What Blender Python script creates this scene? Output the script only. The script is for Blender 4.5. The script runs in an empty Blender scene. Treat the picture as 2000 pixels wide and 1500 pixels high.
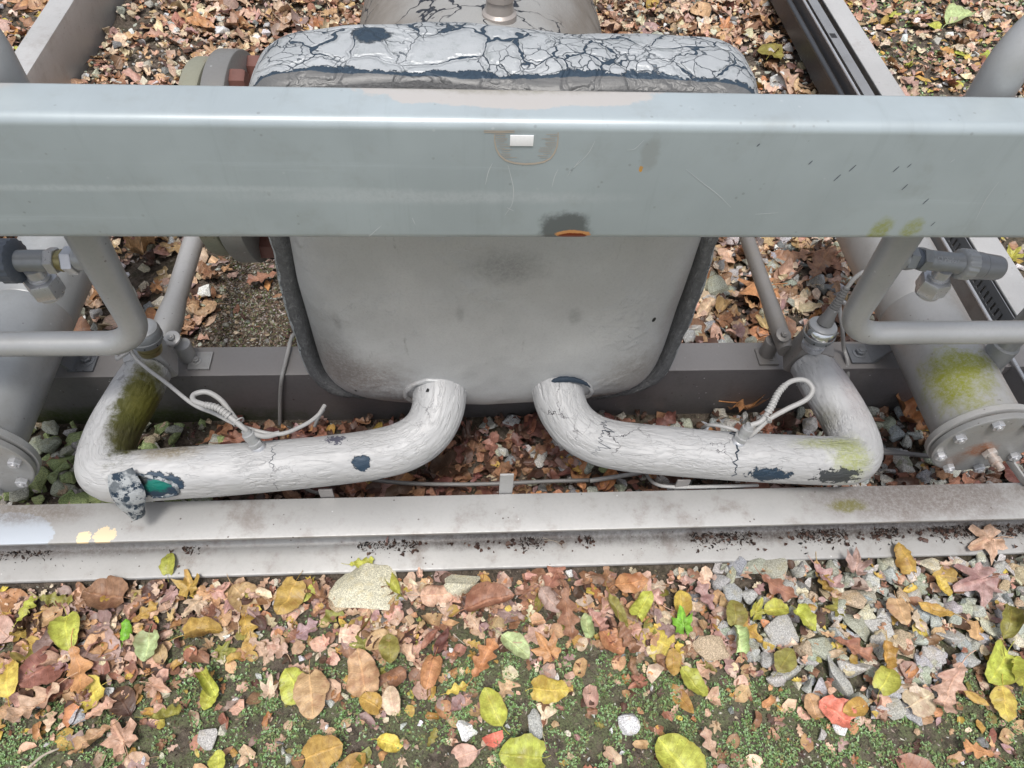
import bpy, math, random
import numpy as np
from math import sin, cos, tan, pi, radians, sqrt, atan2, exp
from mathutils import Vector, Matrix, noise
from mathutils.bvhtree import BVHTree

scene = bpy.context.scene
COL = scene.collection
random.seed(11)
rng = np.random.default_rng(11)

# ------------------------------------------------------------------ camera
CAM_H = 1.38
FPX = 1400.0                                   # focal length in photo pixels (2000 wide)
TH, PS, RO = radians(53.8), radians(6.35), radians(4.43)
f0 = Vector((sin(PS)*cos(TH), cos(PS)*cos(TH), -sin(TH)))
r0 = Vector((cos(PS), -sin(PS), 0.0))
u0 = r0.cross(f0)
RV = cos(RO)*r0 + sin(RO)*u0
UV = -sin(RO)*r0 + cos(RO)*u0
CP = Vector((0, 0, CAM_H))
camd = bpy.data.cameras.new('camera')
camd.sensor_width = 36.0
camd.lens = FPX/2000.0*36.0
camd.clip_start = 0.02
camd.clip_end = 400.0
cam = bpy.data.objects.new('camera', camd)
COL.objects.link(cam)
M3 = Matrix((RV, UV, -f0)).transposed()
cam.matrix_world = Matrix.Translation(CP) @ M3.to_4x4()
scene.camera = cam

def ray(x, y):
    return (x-1000.0)*RV + (750.0-y)*UV + FPX*f0
def atz(x, y, z=0.0):
    d = ray(x, y); return CP + d*((z-CAM_H)/d.z)
def aty(x, y, Y):
    d = ray(x, y); return CP + d*(Y/d.y)
def proj(p):
    d = Vector(p)-CP; w = d.dot(f0)
    return 1000+FPX*d.dot(RV)/w, 750-FPX*d.dot(UV)/w, w

# ------------------------------------------------------------------ light
SUN_EL, SUN_AZ = radians(72), radians(-168)     # azimuth: direction the light comes from, from +Y clockwise
world = bpy.data.worlds.new('World')
scene.world = world
world.use_nodes = True
wn = world.node_tree
bg = wn.nodes['Background']
sky = wn.nodes.new('ShaderNodeTexSky')
sky.sky_type = 'NISHITA'
sky.sun_disc = False
sky.sun_elevation = SUN_EL
sky.sun_rotation = SUN_AZ
sky.air_density = 1.0
sky.dust_density = 4.0
sky.ozone_density = 1.0
hsv = wn.nodes.new('ShaderNodeHueSaturation')          # thin overcast: greyer than a clear sky
hsv.inputs['Saturation'].default_value = 0.45
wn.links.new(sky.outputs[0], hsv.inputs['Color'])
wn.links.new(hsv.outputs[0], bg.inputs[0])
bg.inputs[1].default_value = 0.115
sund = bpy.data.lights.new('sun', 'SUN')
sund.energy = 1.5
sund.angle = radians(13)
sund.color = (1.0, 0.97, 0.93)
sun = bpy.data.objects.new('sun', sund)
COL.objects.link(sun)
sdir = Vector((sin(SUN_AZ)*cos(SUN_EL), cos(SUN_AZ)*cos(SUN_EL), sin(SUN_EL)))
sun.rotation_euler = sdir.to_track_quat('Z', 'Y').to_euler()
sun.location = sdir*5
scene.view_settings.view_transform = 'Standard'
scene.view_settings.look = 'None'
scene.view_settings.gamma = 1.0
scene.view_settings.use_curve_mapping = False
scene.view_settings.exposure = 0.56

# ------------------------------------------------------------------ node helpers
class NT:
    def __init__(s, name, rough=0.5, metal=0.0, spec=0.5):
        s.m = bpy.data.materials.new(name); s.m.use_nodes = True
        s.t = s.m.node_tree; s.b = s.t.nodes['Principled BSDF']
        s.b.inputs['Roughness'].default_value = rough
        s.b.inputs['Metallic'].default_value = metal
        s.b.inputs['Specular IOR Level'].default_value = spec
        s.pos = s.t.nodes.new('ShaderNodeNewGeometry').outputs['Position']
        s.h = None
    def n(s, t): return s.t.nodes.new(t)
    def l(s, a, b): s.t.links.new(a, b)
    def setv(s, inp, v):
        if hasattr(v, 'is_linked') or isinstance(v, bpy.types.NodeSocket): s.l(v, inp)
        elif isinstance(v, (tuple, list)) and len(v) == 3 and inp.type == 'RGBA': inp.default_value = (*v, 1)
        else: inp.default_value = v
    def math(s, op, a, b=0.0, c=0.0, clamp=False):
        n = s.n('ShaderNodeMath'); n.operation = op; n.use_clamp = clamp
        s.setv(n.inputs[0], a); s.setv(n.inputs[1], b); s.setv(n.inputs[2], c)
        return n.outputs[0]
    def vmath(s, op, a, b=(0, 0, 0)):
        n = s.n('ShaderNodeVectorMath'); n.operation = op
        s.setv(n.inputs[0], a); s.setv(n.inputs[1], b)
        return n.outputs['Value'] if op in ('LENGTH', 'DISTANCE', 'DOT_PRODUCT') else n.outputs[0]
    def map(s, vec, scale=(1, 1, 1), loc=(0, 0, 0), rot=(0, 0, 0)):
        n = s.n('ShaderNodeMapping'); s.setv(n.inputs[0], vec)
        n.inputs[1].default_value = loc; n.inputs[2].default_value = rot; n.inputs[3].default_value = scale
        return n.outputs[0]
    def noise(s, scale, detail=4, rough=0.55, dist=0.0, vec=None, col=False, seed=0.0):
        n = s.n('ShaderNodeTexNoise'); n.noise_dimensions = '3D'
        v = vec if vec is not None else s.pos
        if seed: v = s.vmath('ADD', v, (seed, seed*0.7, seed*1.3))
        s.l(v, n.inputs['Vector'])
        n.inputs['Scale'].default_value = scale; n.inputs['Detail'].default_value = detail
        n.inputs['Roughness'].default_value = rough; n.inputs['Distortion'].default_value = dist
        return n.outputs['Color' if col else 'Fac']
    def voro(s, scale, feature='F1', vec=None, rand=1.0, out='Distance'):
        n = s.n('ShaderNodeTexVoronoi'); n.feature = feature
        s.l(vec if vec is not None else s.pos, n.inputs['Vector'])
        n.inputs['Scale'].default_value = scale; n.inputs['Randomness'].default_value = rand
        return n.outputs[out]
    def ramp(s, v, a, b, lo=0.0, hi=1.0, smooth=True):
        n = s.n('ShaderNodeMapRange'); n.interpolation_type = 'SMOOTHSTEP' if smooth else 'LINEAR'
        s.setv(n.inputs[0], v); n.inputs[1].default_value = a; n.inputs[2].default_value = b
        n.inputs[3].default_value = lo; n.inputs[4].default_value = hi
        return n.outputs[0]
    def mix(s, f, a, b, mode='MIX'):
        n = s.n('ShaderNodeMix'); n.data_type = 'RGBA'; n.blend_type = mode
        s.setv(n.inputs[0], f); s.setv(n.inputs[6], a); s.setv(n.inputs[7], b)
        return n.outputs[2]
    def uv(s):
        return s.n('ShaderNodeTexCoord').outputs['UV']
    def sep(s, v):
        n = s.n('ShaderNodeSeparateXYZ'); s.l(v, n.inputs[0]); return n.outputs
    def comb(s, x, y, z):
        n = s.n('ShaderNodeCombineXYZ'); s.setv(n.inputs[0], x); s.setv(n.inputs[1], y); s.setv(n.inputs[2], z); return n.outputs[0]
    def spot(s, c, r, soft=0.25, nscale=40, namp=0.5, seed=0.0):
        """mask of an irregular patch round the world point c with radii r"""
        d = s.vmath('SUBTRACT', s.pos, tuple(c))
        d = s.vmath('DIVIDE', d, tuple(r))
        L = s.vmath('LENGTH', d)
        nz = s.math('MULTIPLY', s.math('SUBTRACT', s.noise(nscale, 6, 0.72, seed=seed+0.01), 0.5), namp*(2 if soft > 0.3 else 4.5))
        m = s.ramp(s.math('ADD', L, nz), 1.0+soft, 1.0-soft)
        if soft > 0.3: m = s.math('MULTIPLY', m, s.ramp(s.noise(170, 6, 0.8, seed=seed), 0.34, 0.60, 0.40, 1.0))
        return m
    def bump(s, height, strength=0.5, dist=0.002):
        n = s.n('ShaderNodeBump'); n.inputs['Strength'].default_value = strength
        n.inputs['Distance'].default_value = dist
        s.setv(n.inputs['Height'], height)
        if s.h is not None: s.l(s.h, n.inputs['Normal'])
        s.h = n.outputs[0]
    def done(s, col, rough=None, metal=None):
        s.setv(s.b.inputs['Base Color'], col)
        if rough is not None: s.setv(s.b.inputs['Roughness'], rough)
        if metal is not None: s.setv(s.b.inputs['Metallic'], metal)
        if s.h is not None: s.l(s.h, s.b.inputs['Normal'])
        return s.m

def paint(name, base, rough=0.42, metal=0.35, grime=0.25, grime_col=(0.16, 0.13, 0.11), seed=0.0, specks=0.5, spots=(), bump=0.25, streak=None, fineamt=0.12):
    t = NT(name, rough, metal)
    big = t.noise(5, 4, 0.6, seed=seed)
    c = t.mix(t.ramp(big, 0.35, 0.7), tuple(x*0.93 for x in base), tuple(min(1, x*1.06) for x in base))
    g = t.math('MULTIPLY', t.ramp(t.noise(14, 6, 0.7, seed=seed+3), 0.5, 0.75), grime)
    c = t.mix(g, c, grime_col)
    fine = t.noise(160, 5, 0.7, seed=seed+5)
    c = t.mix(t.math('MULTIPLY', t.ramp(fine, 0.45, 0.75), fineamt), c, tuple(x*0.55 for x in base))
    # tiny dirt specks and pale scuffs
    v = t.voro(70)
    sel = t.ramp(t.noise(18, 2, seed=seed+9), 0.55, 0.6)
    sp = t.math('MULTIPLY', t.ramp(v, 0.16, 0.08), t.math('MULTIPLY', sel, specks))
    c = t.mix(sp, c, (0.07, 0.05, 0.04))
    v2 = t.voro(45, vec=t.vmath('ADD', t.pos, (3.1, 1.7, 0.4)))
    sp2 = t.math('MULTIPLY', t.ramp(v2, 0.10, 0.05), t.math('MULTIPLY', t.ramp(t.noise(9, 2, seed=seed+12), 0.52, 0.6), specks*0.7))
    c = t.mix(sp2, c, (0.75, 0.76, 0.76))
    if streak:
        vs = t.noise(1.0, 5, 0.75, vec=t.map(t.pos, (46, 4, 2.2)), seed=seed+31)
        c = t.mix(t.math('MULTIPLY', t.ramp(vs, 0.54, 0.70), 0.22), c, tuple(x*0.72 for x in base))
        t.bump(t.noise(4.5, 2, 0.5, seed=seed+40), 0.22, 0.012)
        st = t.noise(1.0, 6, 0.7, vec=t.map(t.pos, streak), seed=seed+20)
        c = t.mix(t.math('MULTIPLY', t.ramp(st, 0.56, 0.72), 0.35), c, tuple(min(1, x*1.35) for x in base))
    for s_ in spots:
        m = t.spot(s_['c'], s_['r'], s_.get('soft', 0.25), s_.get('ns', 40), s_.get('na', 0.5), s_.get('seed', 1.0))
        c = t.mix(t.math('MULTIPLY', m, s_.get('f', 1.0)), c, s_['col'])
    t.bump(t.noise(420, 3, 0.6, seed=seed), bump, 0.0006)
    t.bump(t.noise(14, 2, 0.5, seed=seed), 0.06, 0.004)
    r = t.ramp(fine, 0.3, 0.8, rough-0.06*min(1, fineamt*8), rough+0.12*min(1, fineamt*8))
    return t.done(c, r)

# ------------------------------------------------------------------ mesh helpers
BV_V, BV_F = [], []
def newmesh(name, verts, faces, mat=None, smooth=True, uvs=None, sharp=None):
    me = bpy.data.meshes.new(name)
    me.from_pydata([tuple(v) for v in verts], [], faces)
    if uvs is not None:
        ul = me.uv_layers.new(name='UVMap')
        li = np.empty(len(me.loops), dtype=np.int32); me.loops.foreach_get('vertex_index', li)
        ul.data.foreach_set('uv', np.asarray(uvs, dtype=np.float32)[li].ravel())
    if mat: me.materials.append(mat)
    if smooth:
        me.polygons.foreach_set('use_smooth', [True]*len(me.polygons))
        if sharp is not None:
            me.set_sharp_from_angle(angle=radians(sharp))
    me.update()
    return me

def obj(name, V, F, mat, parent=None, smooth=True, uvs=None, sharp=38, solid=True):
    """verts are world coordinates; the object is placed at its parent's origin"""
    V = [Vector(v) for v in V]
    if solid:
        o_ = len(BV_V); BV_V.extend(V); BV_F.extend([tuple(i+o_ for i in f) for f in F])
    base = parent.matrix_world.translation.copy() if parent else Vector((0, 0, 0))
    me = newmesh(name, [v-base for v in V], F, mat, smooth, uvs, sharp)
    o = bpy.data.objects.new(name, me); COL.objects.link(o)
    if parent: o.parent = parent
    return o

def tag(o, label=None, cat=None, group=None, kind=None):
    if label and len(label.split()) > 16:
        for w_ in ('dull ', 'pale ', 'small ', 'blocky ', 'long ', 'large ', 'just ', 'grey '):
            if len(label.split()) > 16: label = label.replace(w_, '', 1)
    if label: o['label'] = label
    if cat: o['category'] = cat
    if group: o['group'] = group
    if kind: o['kind'] = kind
    return o

def thing(name, loc, label, cat, group=None):
    o = bpy.data.objects.new(name, None); COL.objects.link(o)
    o.empty_display_size = 0.05
    o.location = loc
    o.matrix_world = Matrix.Translation(Vector(loc))
    return tag(o, label, cat, group)

class MB:
    def __init__(s): s.v, s.f, s.u = [], [], []
    def add(s, V, F, U=None):
        o = len(s.v); s.v.extend([Vector(v) for v in V]); s.f.extend([tuple(i+o for i in f) for f in F])
        s.u.extend(U if U is not None else [(0, 0)]*len(V)); return s
    def build(s, name, mat, parent=None, **k): return obj(name, s.v, s.f, mat, parent, uvs=s.u, **k)

def frame_of(axis):
    a = Vector(axis).normalized()
    t = Vector((0, 0, 1)) if abs(a.z) < 0.9 else Vector((1, 0, 0))
    x = t.cross(a).normalized(); y = a.cross(x)
    return x, y, a

def lathe(c, axis, prof, seg=32, mod=None):
    """prof: list of (distance along axis, radius); mod(i_ring, angle)->radius factor"""
    c = Vector(c); x, y, a = frame_of(axis)
    V, F, U = [], [], []
    for i, (d, r) in enumerate(prof):
        for k in range(seg):
            an = 2*pi*k/seg
            rr = r*(mod(i, an) if mod else 1)
            V.append(c + a*d + x*(rr*cos(an)) + y*(rr*sin(an))); U.append((k/seg, d))
    for i in range(len(prof)-1):
        for k in range(seg):
            k2 = (k+1) % seg
            F.append((i*seg+k, i*seg+k2, (i+1)*seg+k2, (i+1)*seg+k))
    if prof[0][1] > 1e-5: F.append(tuple(reversed(range(seg))))
    if prof[-1][1] > 1e-5: F.append(tuple((len(prof)-1)*seg+k for k in range(seg)))
    return V, F, U

def cyl(c, axis, r, h, seg=28, bev=None):
    b = bev if bev is not None else min(r, h)*0.12
    return lathe(c, axis, [(0, r-b), (b*0.35, r-b*0.3), (b, r), (h-b, r), (h-b*0.35, r-b*0.3), (h, r-b)], seg)

def hexp(c, axis, r, h, rot=0.0):
    """hexagonal nut or bolt head with chamfered corners"""
    c = Vector(c); x, y, a = frame_of(axis)
    V, F = [], []
    rings = [(0, 0.93), (h*0.12, 1.0), (h*0.85, 1.0), (h, 0.88)]
    for d, k in rings:
        for i in range(6):
            an = rot+2*pi*i/6
            V.append(c+a*d+x*(r*k*cos(an))+y*(r*k*sin(an)))
    for j in range(3):
        for i in range(6):
            F.append((j*6+i, j*6+(i+1) % 6, (j+1)*6+(i+1) % 6, (j+1)*6+i))
    F.append((5, 4, 3, 2, 1, 0)); F.append((18, 19, 20, 21, 22, 23))
    return V, F

def box(c0, c1, bev=0.0):
    x0, y0, z0 = c0; x1, y1, z1 = c1
    if x0 > x1: x0, x1 = x1, x0
    if y0 > y1: y0, y1 = y1, y0
    if z0 > z1: z0, z1 = z1, z0
    if bev <= 0:
        V = [(x0, y0, z0), (x1, y0, z0), (x1, y1, z0), (x0, y1, z0), (x0, y0, z1), (x1, y0, z1), (x1, y1, z1), (x0, y1, z1)]
        return V, [(3, 2, 1, 0), (4, 5, 6, 7), (0, 1, 5, 4), (1, 2, 6, 5), (2, 3, 7, 6), (3, 0, 4, 7)]
    import bmesh
    bm = bmesh.new()
    V, F = box(c0, c1)
    vs = [bm.verts.new(v) for v in V]
    for f in F: bm.faces.new([vs[i] for i in f])
    bmesh.ops.bevel(bm, geom=bm.edges[:], offset=bev, segments=2, profile=0.6, affect='EDGES')
    bm.verts.index_update()
    V = [v.co.copy() for v in bm.verts]; F = [tuple(v.index for v in f.verts) for f in bm.faces]
    bm.free()
    return V, F

def xform(VF, M):
    return ([M @ Vector(v) for v in VF[0]],)+tuple(VF[1:])

def arc(cx, cy, r, a0, a1, n):
    return [(cx+r*cos(a0+(a1-a0)*i/n), cy+r*sin(a0+(a1-a0)*i/n)) for i in range(n+1)]

def extrude(prof, p0, p1, ax, ay, seg=1, warp=None):
    """closed 2D profile (a,b) swept from p0 to p1; a along ax, b along ay"""
    p0, p1, ax, ay = map(Vector, (p0, p1, ax, ay))
    n = len(prof); V, F, U = [], [], []
    for s in range(seg+1):
        p = p0.lerp(p1, s/seg)
        w = warp(s/seg) if warp else Vector((0, 0, 0))
        for a, b in prof: V.append(p+ax*a+ay*b+w); U.append((a, s/seg))
    flip = (p1-p0).dot(ax.cross(ay)) > 0
    for s in range(seg):
        for i in range(n):
            j = (i+1) % n
            q = (s*n+i, s*n+j, (s+1)*n+j, (s+1)*n+i)
            F.append(q if flip else q[::-1])
    F.append(tuple(range(n))[::-1] if flip else tuple(range(n)))
    F.append(tuple(seg*n+i for i in range(n)) if flip else tuple(seg*n+i for i in range(n))[::-1])
    return V, F, U

def uprofile(h=0.18, w=0.076, tw=0.009, t0=0.0135, t1=0.0085):
    """rolled U section: web at a=0, flanges towards +a; b from 0 to h"""
    P = []
    P += [(0.002, 0), (w-0.002, 0)]
    P += [(w, 0.002), (w, t1-0.004)] + [(w-0.004+0.004*cos(t), t1-0.004+0.004*sin(t)) for t in (0.5, 1.0, pi/2)]
    P += [(tw+0.012, t0)] + [(tw+0.012-0.012*sin(t), t0+0.012-0.012*cos(t)) for t in (0.4, 0.8, 1.2, pi/2)]
    P += [(tw, h-t0-0.012)] + [(tw+0.012-0.012*cos(t), h-t0-0.012+0.012*sin(t)) for t in (0.4, 0.8, 1.2, pi/2)]
    P += [(w-0.004, h-t1)] + [(w-0.004+0.004*sin(t), h-t1+0.004-0.004*cos(t)) for t in (0.5, 1.0, pi/2)]
    P += [(w, h-0.002), (w-0.0006, h-0.0006), (w-0.002, h), (0.002, h), (0.0006, h-0.0006), (0, h-0.002), (0, 0.002), (0.0006, 0.0006)]
    return P

def catmull(P, n=8):
    P = [Vector(p) for p in P]
    Q = [P[0]*2-P[1]]+P+[P[-1]*2-P[-2]]
    out = []
    for i in range(1, len(Q)-2):
        a, b, c, d = Q[i-1:i+3]
        for k in range(n):
            t = k/n
            out.append(0.5*((2*b)+(c-a)*t+(2*a-5*b+4*c-d)*t*t+(3*b-a-3*c+d)*t**3))
    out.append(P[-1].copy())
    return out

def fillet(P, R, n=10):
    P = [Vector(p) for p in P]
    out = [P[0]]
    for i in range(1, len(P)-1):
        a = (P[i-1]-P[i]).normalized(); b = (P[i+1]-P[i]).normalized()
        r = R[i-1] if isinstance(R, (list, tuple)) else R
        ang = a.angle(b); d = r/tan(ang/2)
        s, e = P[i]+a*d, P[i]+b*d
        c = P[i]+(a+b).normalized()*(r/sin(ang/2))
        u, v = s-c, e-c
        tot = u.angle(v); axis = u.cross(v).normalized()
        for k in range(n+1):
            out.append(c+Matrix.Rotation(tot*k/n, 3, axis) @ u)
    out.append(P[-1])
    return out

def resample(P, step):
    out = [P[0].copy()]; acc = 0.0
    L = [0.0]
    for i in range(1, len(P)): L.append(L[-1]+(P[i]-P[i-1]).length)
    n = max(2, int(L[-1]/step))
    j = 0
    for k in range(1, n+1):
        t = L[-1]*k/n
        while j < len(P)-2 and L[j+1] < t: j += 1
        w = (t-L[j])/max(1e-9, L[j+1]-L[j])
        out.append(P[j].lerp(P[j+1], w))
    return out

def tube(P, r, seg=20, disp=None, cap=True, closed_round=False):
    """r: float or f(t in 0..1, s metres); disp(s, ang, point, normal) -> radial offset"""
    P = [Vector(p) for p in P]
    T = []
    for i in range(len(P)):
        a = P[max(0, i-1)]; b = P[min(len(P)-1, i+1)]
        T.append((b-a).normalized())
    x, y, _ = frame_of(T[0])
    V, F, U = [], [], []
    s = 0.0; Ltot = sum((P[i+1]-P[i]).length for i in range(len(P)-1))
    for i, p in enumerate(P):
        if i:
            s += (P[i]-P[i-1]).length
            q = T[i-1].rotation_difference(T[i]); x = q @ x; x = (x-T[i]*x.dot(T[i])).normalized(); y = T[i].cross(x)
        R = r(s/Ltot, s) if callable(r) else r
        for k in range(seg):
            an = 2*pi*k/seg
            nrm = x*cos(an)+y*sin(an)
            rr = R+(disp(s, an, p, nrm) if disp else 0)
            V.append(p+nrm*rr); U.append((k/seg, s))
    m = len(P)
    for i in range(m-1):
        for k in range(seg):
            k2 = (k+1) % seg
            F.append((i*seg+k, i*seg+k2, (i+1)*seg+k2, (i+1)*seg+k))
    if cap:
        F.append(tuple(reversed(range(seg)))); F.append(tuple((m-1)*seg+k for k in range(seg)))
    return V, F, U

# ------------------------------------------------------------------ equipment materials
SILV = (0.50, 0.50, 0.49)
m_frame = paint('frame_paint', (0.405, 0.402, 0.393), 0.46, 0.25, 0.62, (0.17, 0.13, 0.105), 1.0, 0.8, spots=[
    dict(c=atz(0, 1052, .18), r=(0.085, 0.05, 0.03), col=(0.46, 0.50, 0.55), soft=0.03, ns=60, na=0.12),
    dict(c=atz(203, 1046, .18), r=(0.018, 0.016, 0.02), col=(0.74, 0.60, 0.40), soft=0.05, ns=75, na=0.42),
    dict(c=atz(163, 1050, .18), r=(0.012, 0.012, 0.02), col=(0.82, 0.66, 0.42), soft=0.05, ns=90, na=0.45, seed=4.0),
    dict(c=(0.06, 0.603, 0.012), r=(0.21, 0.015, 0.02), col=(0.10, 0.08, 0.07), soft=0.7, ns=60, na=1.2, f=0.8),
    dict(c=(0.85, 0.602, 0.012), r=(0.55, 0.018, 0.02), col=(0.09, 0.07, 0.06), soft=0.7, ns=60, na=1.2, f=0.85, seed=3.0),
    dict(c=(-0.85, 0.604, 0.012), r=(0.28, 0.012, 0.02), col=(0.16, 0.13, 0.11), soft=0.7, ns=60, na=1.2, f=0.7, seed=4.0),
    dict(c=atz(1800, 968, .18), r=(0.20, 0.05, 0.03), col=(0.12, 0.085, 0.07), soft=0.5, ns=25, na=0.6, f=0.7),
    dict(c=atz(40, 1000, .18), r=(0.12, 0.022, 0.03), col=(0.16, 0.12, 0.09), soft=0.6, ns=25, na=0.6, f=0.65),
    dict(c=atz(1655, 988, .18), r=(0.035, 0.012, 0.03), col=(0.16, 0.15, 0.03), soft=0.4, ns=70, na=0.9, f=0.85),
    dict(c=atz(800, 685, .18)+Vector((-.45, 0, 0)), r=(0.35, 0.05, 0.02), col=(0.30, 0.26, 0.22), soft=0.6, ns=60, na=0.5, f=0.6)])
m_cross = paint('cross_channel_paint', (0.27, 0.26, 0.255), 0.5, 0.3, 0.5, (0.10, 0.08, 0.07), 2.0, 1.0, spots=[
    dict(c=(-0.78, 0.90, 0.035), r=(0.30, 0.05, 0.022), col=(0.07, 0.10, 0.02), soft=0.6, ns=40, na=0.8),
    dict(c=(1.0, 0.90, 0.03), r=(0.30, 0.05, 0.02), col=(0.10, 0.085, 0.05), soft=0.6, ns=40, na=0.8, f=0.7)])
def beam_spot(x, y, **k): return dict(c=aty(x, y, .642), **k)
m_beam = paint('blue_grey_paint', (0.40, 0.455, 0.475), 0.34, 0.20, 0.30, (0.27, 0.28, 0.265), 5.0, 0.25, bump=0.03, fineamt=0.02, streak=(1.2, 3, 30), spots=[
    beam_spot(1103, 446, r=(0.029, 0.03, 0.024), col=(0.06, 0.065, 0.065), soft=0.29, ns=45, na=0.3, f=0.75),
    beam_spot(1118, 458, r=(0.0205, 0.03, 0.007), col=(0.62, 0.30, 0.12), soft=0.08, ns=80, na=0.2),
    beam_spot(1118, 461, r=(0.0175, 0.03, 0.0050), col=(0.20, 0.035, 0.012), soft=0.08, ns=80, na=0.2),
    beam_spot(1718, 452, r=(0.012, 0.03, 0.020), col=(0.30, 0.32, 0.04), soft=0.4, ns=70, na=0.6, f=0.8),
    beam_spot(1780, 447, r=(0.011, 0.03, 0.014), col=(0.30, 0.32, 0.04), soft=0.4, ns=70, na=0.7, f=0.7, seed=6.0),
    beam_spot(1252, 330, r=(0.0022, 0.03, 0.0035), col=(0.65, 0.33, 0.06), soft=0.1, ns=200, na=0.5),
    beam_spot(1270, 300, r=(0.010, 0.03, 0.022), col=(0.27, 0.28, 0.27), soft=0.3, ns=40, na=0.4, f=0.45),
    dict(c=(0.055, 0.705, 0.95), r=(0.165, 0.040, 0.02), col=(0.55, 0.50, 0.46), soft=0.05, ns=22, na=0.18, f=0.75),
    dict(c=(0.05, 0.705, 0.95), r=(0.10, 0.012, 0.02), col=(0.22, 0.20, 0.13), soft=0.6, ns=70, na=0.8, f=0.65),
    dict(c=(-0.53, 0.70, 0.95), r=(0.07, 0.016, 0.02), col=(0.50, 0.42, 0.37), soft=0.5, ns=30, na=0.5, f=0.7),
    beam_spot(820, 385, r=(0.20, 0.03, 0.008), col=(0.58, 0.62, 0.64), soft=0.6, ns=45, na=0.6, f=0.45),
    beam_spot(300, 368, r=(0.22, 0.03, 0.004), col=(0.55, 0.60, 0.62), soft=0.6, ns=45, na=0.7, f=0.5)])
def lit_top(m, zlev, col, f=0.8):  # lightens the colour above a height: light on the top face painted in
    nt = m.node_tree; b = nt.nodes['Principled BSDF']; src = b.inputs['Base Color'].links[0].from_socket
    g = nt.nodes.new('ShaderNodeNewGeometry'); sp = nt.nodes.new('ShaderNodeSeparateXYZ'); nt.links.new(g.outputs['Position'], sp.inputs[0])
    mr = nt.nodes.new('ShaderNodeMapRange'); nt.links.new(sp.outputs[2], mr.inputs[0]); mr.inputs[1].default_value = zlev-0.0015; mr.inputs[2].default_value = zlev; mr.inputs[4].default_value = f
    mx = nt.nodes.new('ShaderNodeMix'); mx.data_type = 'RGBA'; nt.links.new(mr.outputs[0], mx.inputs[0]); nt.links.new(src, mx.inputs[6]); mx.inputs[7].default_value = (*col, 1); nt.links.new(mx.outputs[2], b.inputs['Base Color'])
m_cross = paint('cross_channel_paint', (0.19, 0.18, 0.182), 0.5, 0.3, 0.4, (0.07, 0.06, 0.05), 2.0, 1.0, spots=[  # base darkened: shade of the front face put into the colour
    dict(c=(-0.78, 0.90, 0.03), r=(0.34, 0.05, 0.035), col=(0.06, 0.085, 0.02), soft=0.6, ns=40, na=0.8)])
lit_top(m_cross, 0.1795, (0.29, 0.275, 0.265), 0.75)
def silver(name, base=SILV, seed=7.0, spots=(), grime=0.2, rough=0.4):
    return paint(name, base, rough, 0.3, grime, (0.25, 0.23, 0.20), seed, 0.5, spots=spots, bump=0.2)
m_pipe = silver('silver_pipe_paint', (0.40, 0.405, 0.405), 7.0, spots=[])
m_vessel_r = silver('right_vessel_paint', (0.40, 0.395, 0.385), 8.0, spots=[
    dict(c=atz(1860, 735, .36), r=(0.06, 0.055, 0.06), col=(0.26, 0.27, 0.03), soft=0.6, ns=40, na=1.4, f=1.0),
    dict(c=atz(1890, 710, .36), r=(0.05, 0.025, 0.06), col=(0.24, 0.25, 0.03), soft=0.5, ns=60, na=1.6, f=1.0)], grime=0.4)
m_vessel_l = silver('left_vessel_paint', (0.38, 0.39, 0.39), 9.0, spots=[
    dict(c=(-0.82, 0.64, 0.30), r=(0.12, 0.03, 0.12), col=(0.28, 0.26, 0.24), soft=0.7, ns=30, na=0.5, f=0.5)], grime=0.35)
m_rust = paint('rusty_steel', (0.22, 0.11, 0.06), 0.75, 0.1, 0.6, (0.06, 0.04, 0.03), 3.0, 0.9)
m_nutmetal = paint('nut_metal', (0.52, 0.525, 0.54), 0.32, 0.55, 0.15, (0.3, 0.28, 0.25), 4.0, 0.3)
m_chrome = paint('polished_ring', (0.75, 0.76, 0.76), 0.10, 0.95, 0.1, (0.3, 0.28, 0.25), 4.5, 0.2, bump=0.03)
m_dark = paint('dark_plastic', (0.10, 0.115, 0.14), 0.5, 0.1, 0.15, (0.05, 0.05, 0.05), 6.0, 0.3)
m_valve = paint('valve_grey', (0.27, 0.28, 0.285), 0.42, 0.35, 0.2, (0.12, 0.11, 0.1), 6.5, 0.3)
m_brass = paint('dull_brass', (0.30, 0.26, 0.13), 0.35, 0.7, 0.4, (0.12, 0.11, 0.06), 12.0, 0.4)
m_cable = paint('grey_cable_sheath', (0.36, 0.355, 0.345), 0.5, 0.0, 0.2, (0.2, 0.17, 0.14), 13.0, 0.3, bump=0.1)
m_cable_d = paint('dark_cable_sheath', (0.20, 0.195, 0.19), 0.5, 0.0, 0.3, (0.1, 0.08, 0.06), 13.5, 0.3, bump=0.1)
m_tray = paint('galvanised_tray', (0.33, 0.335, 0.34), 0.38, 0.5, 0.35, (0.14, 0.12, 0.1), 14.0, 0.8)
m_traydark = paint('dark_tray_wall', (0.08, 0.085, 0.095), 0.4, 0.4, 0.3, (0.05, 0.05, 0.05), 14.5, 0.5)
m_white = paint('white_sticker', (0.86, 0.86, 0.86), 0.5, 0.0, 0.02, (0.6, 0.6, 0.6), 15.0, 0.0, bump=0.03)
m_slot = paint('slot_shadow', (0.02, 0.02, 0.022), 0.7, 0.0, 0.0, (0.02, 0.02, 0.02), 15.5, 0.0)
m_sideframe = paint('side_channel_paint', (0.51, 0.505, 0.495), 0.42, 0.25, 0.35, (0.25, 0.2, 0.17), 16.0, 0.5)

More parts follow.
